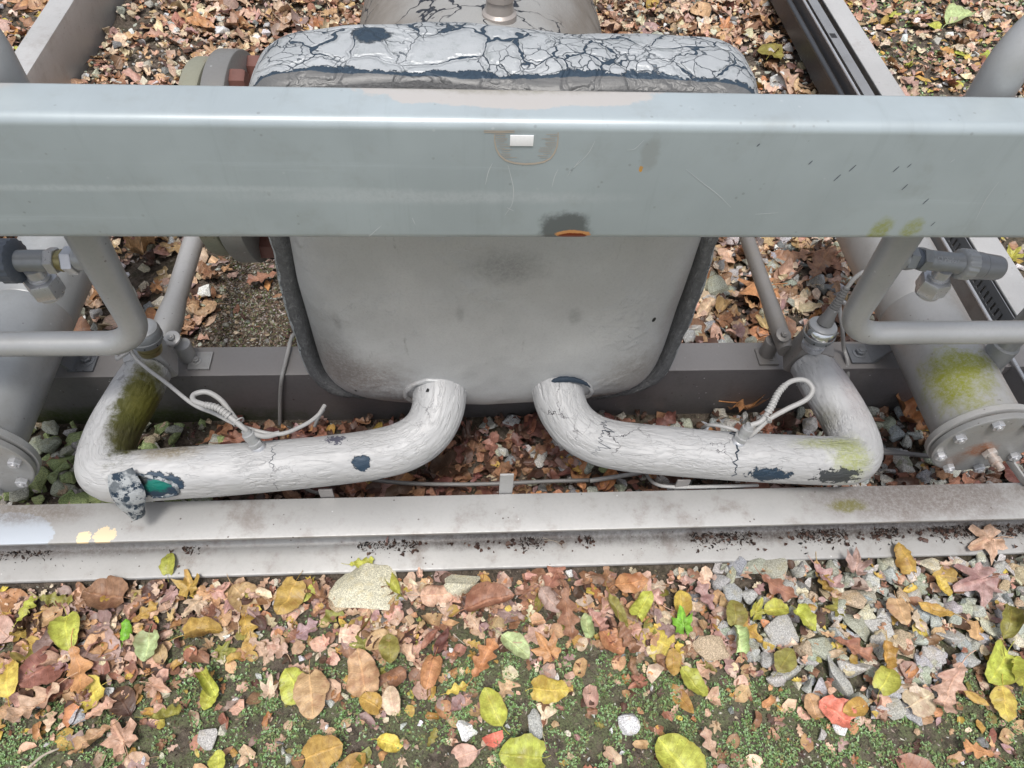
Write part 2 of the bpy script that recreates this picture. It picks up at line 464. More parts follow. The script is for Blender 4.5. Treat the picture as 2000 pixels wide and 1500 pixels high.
def insul(name, base, seed, spots=(), crack_amt=0.5, wr=1.0):
    """silver coating over soft foam: wrinkles along the run, fine cracks, torn patches"""
    t = NT(name, 0.55, 0.12)
    uv = t.uv(); u = t.sep(uv)
    # seamless round coordinate: ring radius scaled, run squeezed so that wrinkles run lengthwise
    an = t.math('MULTIPLY', u[0], 2*pi)
    cx = t.math('MULTIPLY', t.math('COSINE', an), 0.045); cy = t.math('MULTIPLY', t.math('SINE', an), 0.045)
    vec = t.comb(cx, cy, t.math('MULTIPLY', u[1], 0.25))
    vec2 = t.comb(cx, cy, u[1])
    w1 = t.noise(60, 4, 0.55, 0.5, vec=vec, seed=seed)
    ridge = t.math('ABSOLUTE', t.math('SUBTRACT', w1, 0.5))
    w2 = t.noise(110, 3, 0.5, 0.3, vec=vec, seed=seed+2)
    ridge2 = t.math('ABSOLUTE', t.math('SUBTRACT', w2, 0.5))
    wm = t.ramp(t.noise(14, 3, 0.5, vec=vec2, seed=seed+4), 0.38, 0.6, 0.15, 1.0)
    h = t.math('MULTIPLY', t.math('SUBTRACT', t.ramp(ridge, 0.0, 0.035, 0.0, 1.0), t.math('MULTIPLY', t.ramp(ridge2, 0.0, 0.05, 1.0, 0.0), 0.5)), wm)
    t.bump(h, 0.50*wr, 0.0022)
    t.bump(t.noise(300, 4, 0.6, vec=vec2), 0.25, 0.0008)
    # cracks: Voronoi edges broken up by noise
    dn = t.noise(34, 4, 0.7, col=True, vec=vec2, seed=seed+5)
    dv = t.vmath('ADD', vec2, t.vmath('MULTIPLY', t.vmath('SUBTRACT', dn, (0.5, 0.5, 0.5)), (0.05, 0.05, 0.05)))
    ce = t.voro(16, 'DISTANCE_TO_EDGE', vec=dv)
    cm = t.ramp(t.noise(7, 3, 0.6, vec=vec2, seed=seed+8), 0.5, 0.66, 0.0, 1.0)
    crack = t.math('MULTIPLY', t.ramp(ce, 0.018, 0.004), t.math('MULTIPLY', cm, crack_amt))
    big = t.noise(6, 4, 0.6, seed=seed)
    c = t.mix(t.ramp(big, 0.3, 0.7), tuple(x*0.9 for x in base), tuple(min(1, x*1.08) for x in base))
    c = t.mix(t.math('MULTIPLY', t.math('MULTIPLY', t.ramp(ridge, 0.015, 0.0), wm), 0.16), c, (0.22, 0.21, 0.20))
    c = t.mix(t.math('MULTIPLY', t.ramp(t.noise(60, 5, 0.7, seed=seed), 0.52, 0.75), 0.25), c, (0.3, 0.28, 0.26))
    c = t.mix(crack, c, (0.06, 0.055, 0.06))
    rough = 0.55
    for s_ in spots:
        m = t.spot(s_['c'], s_['r'], s_.get('soft', 0.1), s_.get('ns', 60), s_.get('na', 0.5), s_.get('seed', 1.0))
        m = t.math('MULTIPLY', m, s_.get('f', 1.0))
        c = t.mix(m, c, s_['col'])
        if s_.get('deep'): t.bump(t.math('SUBTRACT', 1.0, m), 0.8, 0.003)
    t.bump(t.math('SUBTRACT', 1.0, crack), 0.7, 0.0012)
    return t.done(c, rough)

def moss_spot(t_c, r, f=0.9, col=(0.11, 0.11, 0.018), seed=2.0, soft=0.55, ns=45, na=0.6):
    return dict(c=t_c, r=r, col=col, soft=soft, ns=ns, na=na, f=f, seed=seed)
BLUE = (0.022, 0.045, 0.075)

# ------------------------------------------------------------------ skid frame
Z18 = 0.18
skid = thing('skid_frame', (0, 1.7, 0), 'long grey painted steel frame of U channels lying on the ground around the whole machine', 'steel frame')
U_ = uprofile()
V, F, uv = extrude(U_, (-2.1, 0.620, 0), (2.3, 0.620, 0), (0, -1, 0), (0, 0, 1), 1)
obj('front_channel', V, F, m_frame, skid, uvs=uv)['label'] = 'low front channel with its hollow side open and black dirt on the lower flange'
V, F, uv = extrude(U_, (-1.241, 0.903, 0), (1.284, 0.903, 0), (0, 1, 0), (0, 0, 1), 1)
obj('cross_channel', V, F, m_cross, skid, uvs=uv)['label'] = 'dirty cross channel under the pipes, shade painted into its dark front'
V, F, uv = extrude(U_, (-1.243, 0.622, 0), (-1.243, 5.2, 0), (-1, 0, 0), (0, 0, 1), 1)
obj('side_channel', V, F, m_sideframe, skid, uvs=uv)
V, F, uv = extrude(U_, (1.362, 0.622, 0), (1.362, 5.2, 0), (-1, 0, 0), (0, 0, 1), 1)
obj('side_channel', V, F, m_sideframe, skid, uvs=uv)
# short upright tabs behind the front channel, the middle one with a clip bolt
for (x0, y0, y1, zt) in ((0.073, 0, 0, 0.248), (-0.255, 0, 0, 0.205), (0.405, 0, 0, 0.212)):
    mb = MB().add(*box((x0-0.0125, 0.6215, 0.10), (x0+0.0125, 0.6255, zt), 0.001))
    if zt > 0.25:
        mb.add(*box((x0-0.0125, 0.6255, zt-0.004), (x0+0.0125, 0.6455, zt), 0.001))
        mb.add(*cyl((x0+0.002, 0.634, zt), (0, 0, 1), 0.0045, 0.012, 14))
        mb.add(*hexp((x0+0.002, 0.634, zt+0.001), (0, 0, 1), 0.007, 0.005))
    mb.build('clip_tab', m_frame if zt > 0.23 else m_cross, skid)  # low tabs take the darkened paint, their shade put into the colour

# ------------------------------------------------------------------ upper box beam
BY0, BY1, BZ0, BZ1 = 0.642, 0.7065, 0.7885, 0.950
beam = thing('box_beam', (0, 0.67, 0), 'wide blue-grey box beam crossing above the pipes, scratched, rusty spot at its lower edge', 'steel beam')
r = 0.0115
prof = []
w2, h2 = (BY1-BY0), (BZ1-BZ0)
for cx, cy, a in ((w2-r, h2-r, 0), (r, h2-r, pi/2), (r, r, pi), (w2-r, r, 1.5*pi)):
    prof += arc(cx, cy, r, a, a+pi/2, 8)
V, F, uv = extrude(prof, (-1.32, BY0, BZ0), (1.36, BY0, BZ0), (0, 1, 0), (0, 0, 1), 1)
obj('beam', V, F, m_beam, beam, uvs=uv, sharp=60)
for x in (-1.28, 1.322):
    mb = MB().add(*box((x-0.03, BY0+0.004, Z18+0.008), (x+0.03, BY1-0.004, BZ0), 0.006))
    mb.add(*box((x-0.037, 0.63, Z18), (x+0.037, 0.72, Z18+0.008), 0.001))
    mb.build('post', m_beam, beam)
p = aty(1019, 274, BY0)
mb = MB().add(*box((p.x-0.0122, BY0-0.0012, p.z-0.0062), (p.x+0.0122, BY0-0.0002, p.z+0.0062), 0.0002))
mb.build('sticker', m_white, beam)['label'] = 'small blank white sticker'
# scratched, glue-stained ring round the sticker and thin scratches: raised lines of dried residue, 0.3 mm
m_glue = paint('glue_residue', (0.46, 0.40, 0.33), 0.6, 0.0, 0.1, (0.3, 0.25, 0.2), 17.0, 0.0)
m_scr = paint('pale_scratch', (0.58, 0.62, 0.63), 0.5, 0.1, 0.1, (0.5, 0.5, 0.5), 17.5, 0.0)
def line_on_beam(pts, wd, name, mat, mb=None):
    P = [aty(x, y, BY0) for x, y in pts]
    V, F = [], []
    for i, q in enumerate(P):
        t = (P[min(i+1, len(P)-1)]-P[max(i-1, 0)]).normalized(); n = Vector((0, 1, 0)).cross(t)*wd/2
        k = 0.35+0.65*sin(pi*(i+0.5)/len(P))
        V += [q+n*k+Vector((0, -0.0004, 0)), q-n*k+Vector((0, -0.0004, 0))]
        if i: F.append((2*i-2, 2*i-1, 2*i+1, 2*i))
    mb.add(V, F)
mb = MB()
ring = [(966, 262), (966, 275), (969, 290), (976, 303), (988, 313), (1005, 318), (1025, 320), (1045, 319), (1062, 316), (1075, 309), (1083, 298), (1088, 285), (1090, 270), (1090, 258)]
line_on_beam(ring, 0.0024, '', None, mb)
for i in range(13):
    y = 262+i*3.8; k = sqrt(max(0.05, 1-((y-262)/62)**2))
    line_on_beam([(1028-60*k+random.uniform(-3, 3), y), (1028-60*k+random.uniform(12, 26), y+random.uniform(-1, 1))], 0.0008, '', None, mb)
    line_on_beam([(1028+60*k+random.uniform(-3, 3), y), (1028+60*k-random.uniform(12, 30), y+random.uniform(-1, 1))], 0.0008, '', None, mb)
for y in (258, 255): line_on_beam([(945, y), (975, y+1), (1005, y)], 0.0016, '', None, mb)
mb.build('glue_stain', m_glue, beam, solid=False)['label'] = 'comb-edged half ring of dried glue round the sticker'
mb = MB()
for pts in ([(992, 322), (998, 345), (1003, 370), (1000, 398), (986, 420)], [(948, 360), (954, 335), (962, 318)], [(1162, 275), (1148, 300), (1118, 330), (1108, 344)],
            [(1340, 330), (1370, 355), (1400, 378), (1428, 405)], [(1090, 330), (1083, 345), (1078, 365)], [(1258, 273), (1240, 290), (1225, 293)],
            [(1135, 308), (1120, 328), (1112, 335)], [(1475, 418), (1520, 415)], [(1950, 355), (1925, 390), (1905, 430)], [(720, 470-8), (745, 440)], [(805, 425), (811, 438)],
            [(1865, 310), (1856, 317)], [(990, 405), (1004, 412)]):
    line_on_beam(catmull([Vector((a, b, 0)) for a, b in pts], 6) and [(q.x, q.y) for q in catmull([Vector((a, b, 0)) for a, b in pts], 6)], 0.0009, '', None, mb)
mb.build('scratches', m_scr, beam, solid=False)
mb = MB()
for x, y, L in ((1665, 328, 14), (1635, 347, 14), (1750, 330, 12), (1776, 323, 8), (1767, 365, 12), (1808, 393, 12), (1822, 437, 9), (1583, 317, 8), (1481, 283, 6)):
    line_on_beam([(x-L*.5, y+L*.45), (x, y), (x+L*.5, y-L*.45)], 0.0013, '', None, mb)
mb.build('dirt_marks', m_dark, beam, solid=False)

# ------------------------------------------------------------------ insulated vessel
VCX, VCZ, VHW, VHH = 0.052, 0.528, 0.352, 0.345
def rrect(ax, az, n=6.0, seg=128):
    """superellipse outline in x,z: list of (x, z)"""
    out = []
    for k in range(seg):
        t = 2*pi*k/seg
        c, s = cos(t), sin(t)
        nn = n*1.5 if s > 0 else n*1.12
        rr = (abs(c)**nn+abs(s)**nn)**(-1/nn)
        X_ = ax*rr*c; Z_ = az*rr*s
        if Z_ > 0: X_ *= 1-(0.085 if X_ < 0 else 0.005)*(Z_/az)**1.3
        out.append((X_, Z_))
    return out
vessel = thing('insulated_vessel', (VCX, 1.2, 0), 'big silver foam-insulated vessel with rounded square end and cracked collar, behind the box beam', 'vessel')

def rings_mesh(rings, seg, cap_last=True, cap_first=False):
    V, F, U = [], [], []
    for i, R in enumerate(rings):
        for k, p in enumerate(R): V.append(p); U.append((k/seg, i/len(rings)))
    for i in range(len(rings)-1):
        for k in range(seg):
            k2 = (k+1) % seg
            F.append((i*seg+k, (i+1)*seg+k, (i+1)*seg+k2, i*seg+k2))
    if cap_last: F.append(tuple((len(rings)-1)*seg+k for k in reversed(range(seg))))
    if cap_first: F.append(tuple(range(seg)))
    return V, F, U
SEG = 200
def vnoise(p, s, a): return (noise.noise(Vector(p)*s))*a
# collar (rim) : pillow-like wrap from front edge to back edge
rings = []
YS = -0.020
prof = [(-0.004, 0.853), (0.001, 0.856), (0.004, 0.863), (0.006, 0.872), (0.008, 0.885), (0.0095, 0.90), (0.010, 0.92), (0.009, 0.94), (0.005, 0.96), (-0.002, 0.976), (-0.012, 0.988), (-0.03, 0.995), (-0.07, 0.998), (-0.10, 0.999)]
for n_, y_ in prof:
    R = []
    for k, (x, z) in enumerate(rrect(VHW+n_*1.1, VHH+n_*1.1, 7, SEG)):
        wob = vnoise((x*1.0, y_*2, z), 6.0, 0.010)+vnoise((x, y_, z), 22, 0.003)
        wy = vnoise((x*1.2, 3.3, z*1.2), 5.0, 0.012)
        L = sqrt(x*x+z*z)
        R.append(Vector((VCX+x*(1+wob/L), y_+wy+YS*(1 if y_ < 0.93 else 0), max(0.183, VCZ+z*(1+wob/L)))))
    rings.append(R)
V, F, uv = rings_mesh(rings, SEG, False)
# cracked coating on the collar
t = NT('cracked_silver_coating', 0.42, 0.25)
dn = t.noise(10, 4, 0.6, col=True)
pv = t.vmath('ADD', t.pos, t.vmath('MULTIPLY', t.vmath('SUBTRACT', dn, (0.5, 0.5, 0.5)), (0.08, 0.08, 0.08)))
e1 = t.voro(17, 'DISTANCE_TO_EDGE', vec=pv)
e2 = t.voro(42, 'DISTANCE_TO_EDGE', vec=t.vmath('ADD', pv, (2, 3, 1)))
wide = t.noise(7, 4, 0.65, seed=2.0)
thr = t.ramp(wide, 0.50, 0.72, 0.0, 1.0)
c1 = t.ramp(t.math('SUBTRACT', e1, t.math('MULTIPLY', thr, 0.042)), 0.012, 0.002)
c1 = t.math('MULTIPLY', c1, t.ramp(wide, 0.40, 0.56, 0.10, 1.0))
c2 = t.math('MULTIPLY', t.ramp(e2, 0.03, 0.008), t.ramp(t.noise(8, 3, seed=7), 0.43, 0.54))
sy = t.sep(t.pos)
edge = t.ramp(t.math('ADD', sy[1], t.math('MULTIPLY', t.math('SUBTRACT', t.noise(24, 6, 0.75), 0.5), 0.060)), 0.856, 0.8545)
edge = t.math('MULTIPLY', edge, t.ramp(sy[2], 0.70, 0.78))
hole = t.spot(aty(725, 88, .93), (0.022, 0.022, 0.05), 0.15, 34, 0.45)
strip = t.math('MULTIPLY', t.ramp(t.math('ADD', sy[1], t.math('MULTIPLY', t.math('SUBTRACT', t.noise(40, 4, 0.7, seed=5.0), 0.5), 0.010)), 0.8475, 0.8460), t.ramp(sy[2], 0.70, 0.78))
ck = t.math('MAXIMUM', t.math('MAXIMUM', c1, t.math('MULTIPLY', c2, 0.8)), t.math('MAXIMUM', edge, hole))
foam = t.mix(t.noise(200, 4, 0.7), (0.012, 0.022, 0.04), (0.05, 0.085, 0.12))
base = t.mix(t.ramp(t.noise(9, 4), 0.35, 0.7), (0.40, 0.42, 0.43), (0.50, 0.52, 0.53))
base = t.mix(t.math('MULTIPLY', t.ramp(t.noise(50, 6, 0.75), 0.5, 0.72), 0.5), base, (0.22, 0.25, 0.24))
t.bump(t.noise(120, 5, 0.7), 0.5, 0.002)
t.bump(t.ramp(e1, 0.0, 0.13), 0.55, 0.007)
t.bump(t.ramp(e1, 0.05, 0.02), 0.5, 0.003)
t.bump(t.math('SUBTRACT', 1.0, ck), 1.0, 0.004)
fib = t.mix(t.noise(1, 6, 0.8, vec=t.map(t.pos, (25, 25, 1100))), (0.06, 0.06, 0.06), (0.25, 0.25, 0.245))
m_coll = t.done(t.mix(strip, t.mix(ck, base, foam), fib), 0.45)
rim = obj('collar', V, F, m_coll, vessel, uvs=uv, sharp=None)
rim['label'] = 'thick rounded collar whose silver coating has cracked open over dark foam'
# cut foam edge (front face of the collar)
rings = []
for q, (n_, y_) in enumerate([(-0.002, 0.853), (-0.006, 0.8475), (-0.012, 0.8455), (-0.016, 0.846), (-0.020, 0.849), (-0.024, 0.860), (-0.028, 0.885)]):
    R = []
    for k, (x, z) in enumerate(rrect(VHW+n_*1.1, VHH+n_*1.1, 7, SEG)):
        wob = vnoise((x*1.0, y_*2, z), 6.0, 0.010)+vnoise((x, y_, z), 60, 0.003)
        wy = vnoise((x*1.2, 3.3, z*1.2), 5.0, 0.012)
        L = sqrt(x*x+z*z)
        R.append(Vector((VCX+x*(1+wob/L), y_+wy+YS+vnoise((x, 5, z), 90, 0.0030), max(0.184+q*0.002, VCZ+z*(1+wob/L)))))
    rings.append(R)
V, F, uv = rings_mesh(rings, SEG, False)
t = NT('raw_foam_edge', 0.85, 0.0, 0.2)
fb = t.noise(130, 6, 0.75)
st = t.noise(1, 5, 0.7, vec=t.map(t.pos, (60, 900, 60)))
c = t.mix(fb, (0.06, 0.062, 0.065), (0.27, 0.27, 0.27))
c = t.mix(t.math('MULTIPLY', t.ramp(st, 0.5, 0.7), 0.6), c, (0.36, 0.36, 0.35))
t.bump(fb, 1.0, 0.008); t.bump(st, 0.6, 0.002)
obj('foam_edge', V, F, t.done(c), vessel, uvs=uv, sharp=None)['label'] = 'dark rough cut edge of foam framing the end face'
# domed end cap
rings = []
NR = 46
for i in range(NR+1):
    s = 1-i/NR
    s = s if s > 0 else 0.0005
    R = []
    for k, (x, z) in enumerate(rrect(VHW-0.028, VHH-0.027, 7, SEG)):
        px, pz = x*s, z*s
        bulge = 0.085*(1-s**6)**0.55
        low = 0.0
        if z < 0: pz *= 1+0.085*exp(-(x/0.22)**2)
        y_ = 0.850-bulge
        y_ += vnoise((px, 0, pz), 9, 0.004)+vnoise((px, 1, pz), 30, 0.0010)
        R.append(Vector((VCX+px, y_, VCZ+0.006+pz)))
    rings.append(R)
# first ring tucked behind the foam edge
rings.insert(0, [Vector((p.x, 0.90, p.z)) for p in rings[0]])
V, F, uv = rings_mesh(rings, SEG, True)
t = NT('matt_silver_end_cap', 0.46, 0.25)
base = t.mix(t.ramp(t.noise(5, 5, 0.6), 0.35, 0.7), (0.47, 0.475, 0.475), (0.56, 0.565, 0.565))
fn = t.noise(260, 4, 0.7)
base = t.mix(t.math('MULTIPLY', t.ramp(fn, 0.45, 0.7), 0.15), base, (0.22, 0.22, 0.22))
for (x, y, rx, rz, col, f_) in ((700, 720, .085, .06, (0.20, 0.155, 0.13), .75), (655, 690, .045, .06, (0.15, 0.13, 0.12), .6), (785, 760, .07, .025, (0.13, 0.11, 0.10), .7),
        (1230, 720, .06, .07, (0.20, 0.16, 0.12), .55), (1170, 765, .06, .02, (0.12, 0.10, 0.08), .8), (1330, 590, .02, .10, (0.24, 0.19, 0.17), .5), (985, 490, .05, .03, (0.16, 0.16, 0.165), .5),  # grey spot at upper centre paints in the beam's shade
        (1118, 578, .010, .018, (0.2, 0.2, 0.2), .5), (662, 598, .006, .02, (0.24, 0.23, 0.23), .5), (898, 570, .006, .016, (0.26, 0.26, 0.26), .45), (1272, 600, .0035, .006, (0.01, 0.01, 0.01), 1), (697, 742, .0022, .004, (0.01, 0.01, 0.01), 1)):
    Y = 0.80 if rx > .01 else 0.81
    m = t.spot(aty(x, y, Y), (rx, 0.2, rz), 0.1 if f_ == 1 else 0.7, 55, 0.7 if f_ < 1 else 0.1, x*0.01)
    base = t.mix(t.math('MULTIPLY', m, f_), base, col)
sm = t.ramp(t.noise(1, 6, 0.75, vec=t.map(t.pos, (70, 20, 14))), 0.60, 0.70)
sm = t.math('MULTIPLY', sm, t.ramp(t.noise(7, 3), 0.5, 0.62))
base = t.mix(t.math('MULTIPLY', sm, 0.45), base, (0.2, 0.195, 0.19))
wr = t.math('ABSOLUTE', t.math('SUBTRACT', t.noise(14, 4, 0.6, 1.5), 0.5))
wm = t.ramp(t.noise(9, 3, seed=3), 0.55, 0.66)
t.bump(t.math('MULTIPLY', t.ramp(wr, 0.0, 0.010), wm), 0.5, 0.0026)
t.bump(t.noise(12, 3), 0.25, 0.006)
t.bump(fn, 0.35, 0.0010)
m_cap = t.done(base, 0.46)
cap_V, cap_F = V, F
obj('end_cap', V, F, m_cap, vessel, uvs=uv, sharp=None)['label'] = 'smooth matt silver bulging end face'
# rear shell
def rdisp(s, an, p, n): return vnoise(p+n*0.27, 8, 0.006)
P = [Vector((0.045, 0.96+2.6*i/60, 0.50)) for i in range(61)]
V, F, uv = tube(P, 0.272, 72, rdisp)
t = NT('dirty_rear_coating', 0.6, 0.1)
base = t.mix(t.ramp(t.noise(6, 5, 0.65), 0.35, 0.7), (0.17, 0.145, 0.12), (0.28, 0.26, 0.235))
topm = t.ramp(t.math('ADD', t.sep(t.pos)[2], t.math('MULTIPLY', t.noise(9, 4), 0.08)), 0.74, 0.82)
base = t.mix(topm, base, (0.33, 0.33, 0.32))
dn = t.noise(9, 4, 0.6, col=True)
pv = t.vmath('ADD', t.pos, t.vmath('MULTIPLY', t.vmath('SUBTRACT', dn, (0.5, 0.5, 0.5)), (0.09, 0.09, 0.09)))
e1 = t.voro(13, 'DISTANCE_TO_EDGE', vec=pv)
wide = t.noise(5, 4, 0.6, seed=4.0)
ck = t.math('MULTIPLY', t.ramp(t.math('SUBTRACT', e1, t.ramp(wide, 0.5, 0.75, 0.0, 0.05)), 0.018, 0.003), t.ramp(wide, 0.42, 0.52))
t.bump(t.noise(90, 5, 0.7), 0.5, 0.003); t.bump(t.math('SUBTRACT', 1, ck), 1.0, 0.003)
obj('rear_shell', V, F, t.done(t.mix(ck, base, (0.02, 0.025, 0.035)), 0.6), vessel, uvs=uv, sharp=None)
# fitting on top
c = atz(975, 34, 0.768)
mb = MB().add(*lathe(c-Vector((0, 0, 0.02)), (0, 0, 1), [(0, 0.030), (0.028, 0.029), (0.032, 0.024), (0.05, 0.022), (0.052, 0.0245), (0.066, 0.0245), (0.068, 0.019), (0.12, 0.019), (0.124, 0.016), (0.16, 0.015)], 32))
mb.build('top_fitting', silver('fitting_paint', (0.42, 0.38, 0.35), 21.0), vessel)
# side nozzle with flanges, on the left
NC = Vector((0, 1.045, 0.60))
nz = thing  # shorthand
mb = MB().add(*lathe(Vector((-0.20, NC.y, NC.z)), (-1, 0, 0), [(0, 0.12), (0.20, 0.12)], 48)); mb.build('side_nozzle', m_rust, vessel)
mb = MB().add(*cyl(Vector((-0.350, NC.y, NC.z)), (-1, 0, 0), 0.172, 0.036, 72, 0.003)); mb.build('flange', silver('flange_grey', (0.25, 0.245, 0.235), 22.0, grime=0.5), vessel)['label'] = 'grey flange nearest the collar'
mb = MB().add(*cyl(Vector((-0.394, NC.y, NC.z)), (-1, 0, 0), 0.160, 0.030, 72, 0.004)); mb.build('flange', paint('weathered_green_grey', (0.26, 0.26, 0.20), 0.6, 0.1, 0.8, (0.22, 0.12, 0.06), 23.0, 0.8), vessel)['label'] = 'greenish rust-stained outer flange'
m_red = paint('old_red_paint', (0.17, 0.075, 0.06), 0.6, 0.05, 0.5, (0.10, 0.05, 0.04), 24.0, 0.8)
for k in range(8):
    an = pi/2+0.05+k*pi/4
    c = Vector((-0.3515, NC.y+0.145*cos(an), NC.z+0.145*sin(an)))
    mb = MB().add(*hexp(c, (1, 0, 0), 0.022, 0.024, 0.3)); mb.build('bolt', m_red, vessel)

# ------------------------------------------------------------------ insulated pipes
def wrink(seed, amp=1.0):
    def d(s, an, p, n):
        q = Vector((cos(an)*1.6, sin(an)*1.6, s*5.0+seed))
        a = noise.noise(q*2.6)
        b = noise.noise(Vector((cos(an)*2.6, sin(an)*2.6, s*7+seed+0.6*noise.noise(Vector((an, s*20, 2)))))*2.6)
        return amp*(0.0020*(noise.noise(q*0.7)) - 0.0011*max(0, 1-abs(a)*9) - 0.0007*max(0, 1-abs(b)*7))
    return d
# left: from the end cap, bends to the left, then elbows back
PL = [(-0.046, 0.835, 0.318), (-0.046, 0.795, 0.300), (-0.050, 0.757, 0.280), (-0.072, 0.722, 0.262), (-0.112, 0.698, 0.252), (-0.17, 0.683, 0.250), (-0.25, 0.672, 0.250), (-0.33, 0.6645, 0.250), (-0.42, 0.658, 0.250),
      (-0.50, 0.654, 0.250), (-0.575, 0.650, 0.250), (-0.616, 0.653, 0.250), (-0.633, 0.676, 0.251), (-0.634, 0.740, 0.252), (-0.622, 0.79, 0.253), (-0.613, 0.83, 0.254), (-0.607, 0.865, 0.254)]
def fwd(P): return [(x, y-0.015*max(0, min(1, (0.80-y)/0.05)), z) for x, y, z in P]
PL = resample(catmull(fwd(PL), 12), 0.0028)
def hitfn():
    b = BVHTree.FromPolygons(BV_V, BV_F)
    def h(x, y):
        q = b.ray_cast(CP, ray(x, y).normalized())
        return q[0] if q[0] is not None else atz(x, y, .27)
    return h
def spotsL(): return [moss_spot(hit(268, 815), (0.036, 0.098, 0.06), 1.0, (0.062, 0.062, 0.008), 2.0, 0.29, 60, 0.35),
         moss_spot(hit(285, 755), (0.026, 0.05, 0.06), 0.8, (0.13, 0.12, 0.02), 3.0, 0.6, 70, 0.9),
         moss_spot(hit(330, 880), (0.05, 0.020, 0.04), 0.8, (0.17, 0.12, 0.04), 4.0, 0.7, 50, 0.6),
         moss_spot(hit(258, 862), (0.04, 0.030, 0.04), 0.8, (0.05, 0.045, 0.02), 5.0, 0.6, 50, 0.6),
dict(c=hit(706, 903), r=(0.016, 0.012, 0.03), col=BLUE, soft=0.06, ns=60, na=0.5, deep=1),
         dict(c=hit(655, 858), r=(0.016, 0.009, 0.02), col=(0.05, 0.05, 0.08), soft=0.02, ns=160, na=1.3, f=0.9),
         dict(c=hit(835, 763), r=(0.0035, 0.003, 0.01), col=(0.01, 0.01, 0.01), soft=0.1, ns=200, na=0.5),
         dict(c=hit(306, 950), r=(0.043, 0.024, 0.026), col=BLUE, soft=0.05, ns=55, na=0.35, deep=1),
         dict(c=hit(306, 948), r=(0.022, 0.010, 0.014), col=(0.0, 0.15, 0.115), soft=0.28, ns=110, na=0.5),
         dict(c=hit(268, 937), r=(0.016, 0.010, 0.02), col=(0.008, 0.012, 0.014), soft=0.28, ns=80, na=0.3),  # black spot: shade inside the tear, painted on
         dict(c=hit(228, 935), r=(0.016, 0.010, 0.02), col=(0.06, 0.06, 0.06), soft=0.4, ns=90, na=0.9, f=0.8)]
def mat_insL(): return insul('wrinkled_silver_coating_left', (0.44, 0.44, 0.44), 3.0, spotsL(), 0.6)
pipeL = thing('insulated_pipe', (-0.62, 0.87, 0), 'left-hand wrinkled silver insulated pipe with a mossy elbow and a torn turquoise-lined flap', 'insulated pipe', None)
def rl(t_, s): return 0.0455-0.003*exp(-((t_-0.99)/0.03)**2)+0.0045*exp(-((s-0.05)/0.06)**2)
V, F, uv = tube(PL, rl, 110, wrink(3.0))
lag = obj('lagging', V, F, None, pipeL, uvs=uv, sharp=None); hit = hitfn(); lag.data.materials.append(mat_insL())
# ring where the lagging meets the end cap
def collar_ring(P, rr, parent, mat, name='end_ring'):
    pts = [P[0]+(P[i]-P[0]) for i in range(0, 14, 1)]
    V, F, uv = tube(pts, lambda t_, s: rr*(1+0.045*sin(pi*min(1, t_*1.0))), 60, None)
    obj(name, V, F, mat, parent, uvs=uv)
# torn flap, curled out of the elbow
def flap(rows, mat, parent, name, th=0.006):
    V, F = [], []
    n = len(rows[0])
    for side in (0, 1):
        for i, R in enumerate(rows):
            for j, p in enumerate(R):
                a = Vector(rows[min(i+1, len(rows)-1)][j])-Vector(rows[max(i-1, 0)][j])
                b = Vector(R[min(j+1, n-1)])-Vector(R[max(j-1, 0)])
                nn = a.cross(b).normalized()
                jit = Vector((vnoise(p, 70, .0022), vnoise(Vector(p)+Vector((7, 0, 0)), 70, .0022), vnoise(Vector(p)+Vector((0, 7, 0)), 70, .0022)))
                V.append(Vector(p)+jit+(nn*th if side else Vector((0, 0, 0))))
    m = len(rows)
    for side in (0, 1):
        o = side*m*n
        for i in range(m-1):
            for j in range(n-1):
                q = (o+i*n+j, o+i*n+j+1, o+(i+1)*n+j+1, o+(i+1)*n+j)
                F.append(q if side else q[::-1])
    o = m*n
    for i in range(m-1):
        F.append((i*n, (i+1)*n, o+(i+1)*n, o+i*n)); F.append((i*n+n-1, o+i*n+n-1, o+(i+1)*n+n-1, (i+1)*n+n-1))
    for j in range(n-1):
        F.append((j, o+j, o+j+1, j+1)); F.append(((m-1)*n+j, (m-1)*n+j+1, o+(m-1)*n+j+1, o+(m-1)*n+j))
    return obj(name, V, F, mat, parent)
t = NT('torn_foam_flap', 0.5, 0.15)
fb = t.noise(55, 6, 0.75)
c = t.mix(t.ramp(fb, 0.45, 0.50), (0.012, 0.03, 0.055), (0.40, 0.42, 0.43))
c = t.mix(t.math('MULTIPLY', t.ramp(t.noise(40, 3), 0.5, 0.6), 0.7), c, (0.03, 0.05, 0.07))
t.bump(fb, 1.0, 0.005)
m_flap = t.done(c, 0.45)
rows = []
for i in range(12):
    s = i/11
    cx = 236+(270-236)*s; cy = 922+(1008-922)*s
    z = 0.302-0.078*s+0.010*sin(pi*s)
    hw = (17+11*sin(pi*min(1, s*1.2)))*(1-0.80*max(0, (s-0.6)/0.4)**1.4)
    rows.append([atz(cx+hw*(q-3)/3, cy-4*(q-3)/3, z+0.007*(1-((q-3)/3)**2)) for q in range(7)])
flap(rows, m_flap, pipeL, 'torn_flap', 0.008)['label'] = 'strip of silver-skinned blue foam peeling down from the elbow'
rows = []
for i in range(8):
    s = i/7
    cx = 232+(240-232)*s; cy = 935+(985-935)*s
    hw = 9*(1-0.7*s)
    rows.append([atz(cx+hw*(q-2)/2, cy, 0.284-0.05*s+0.004*(1-((q-2)/2)**2)) for q in range(5)])
flap(rows, m_flap, pipeL, 'torn_flap', 0.004)
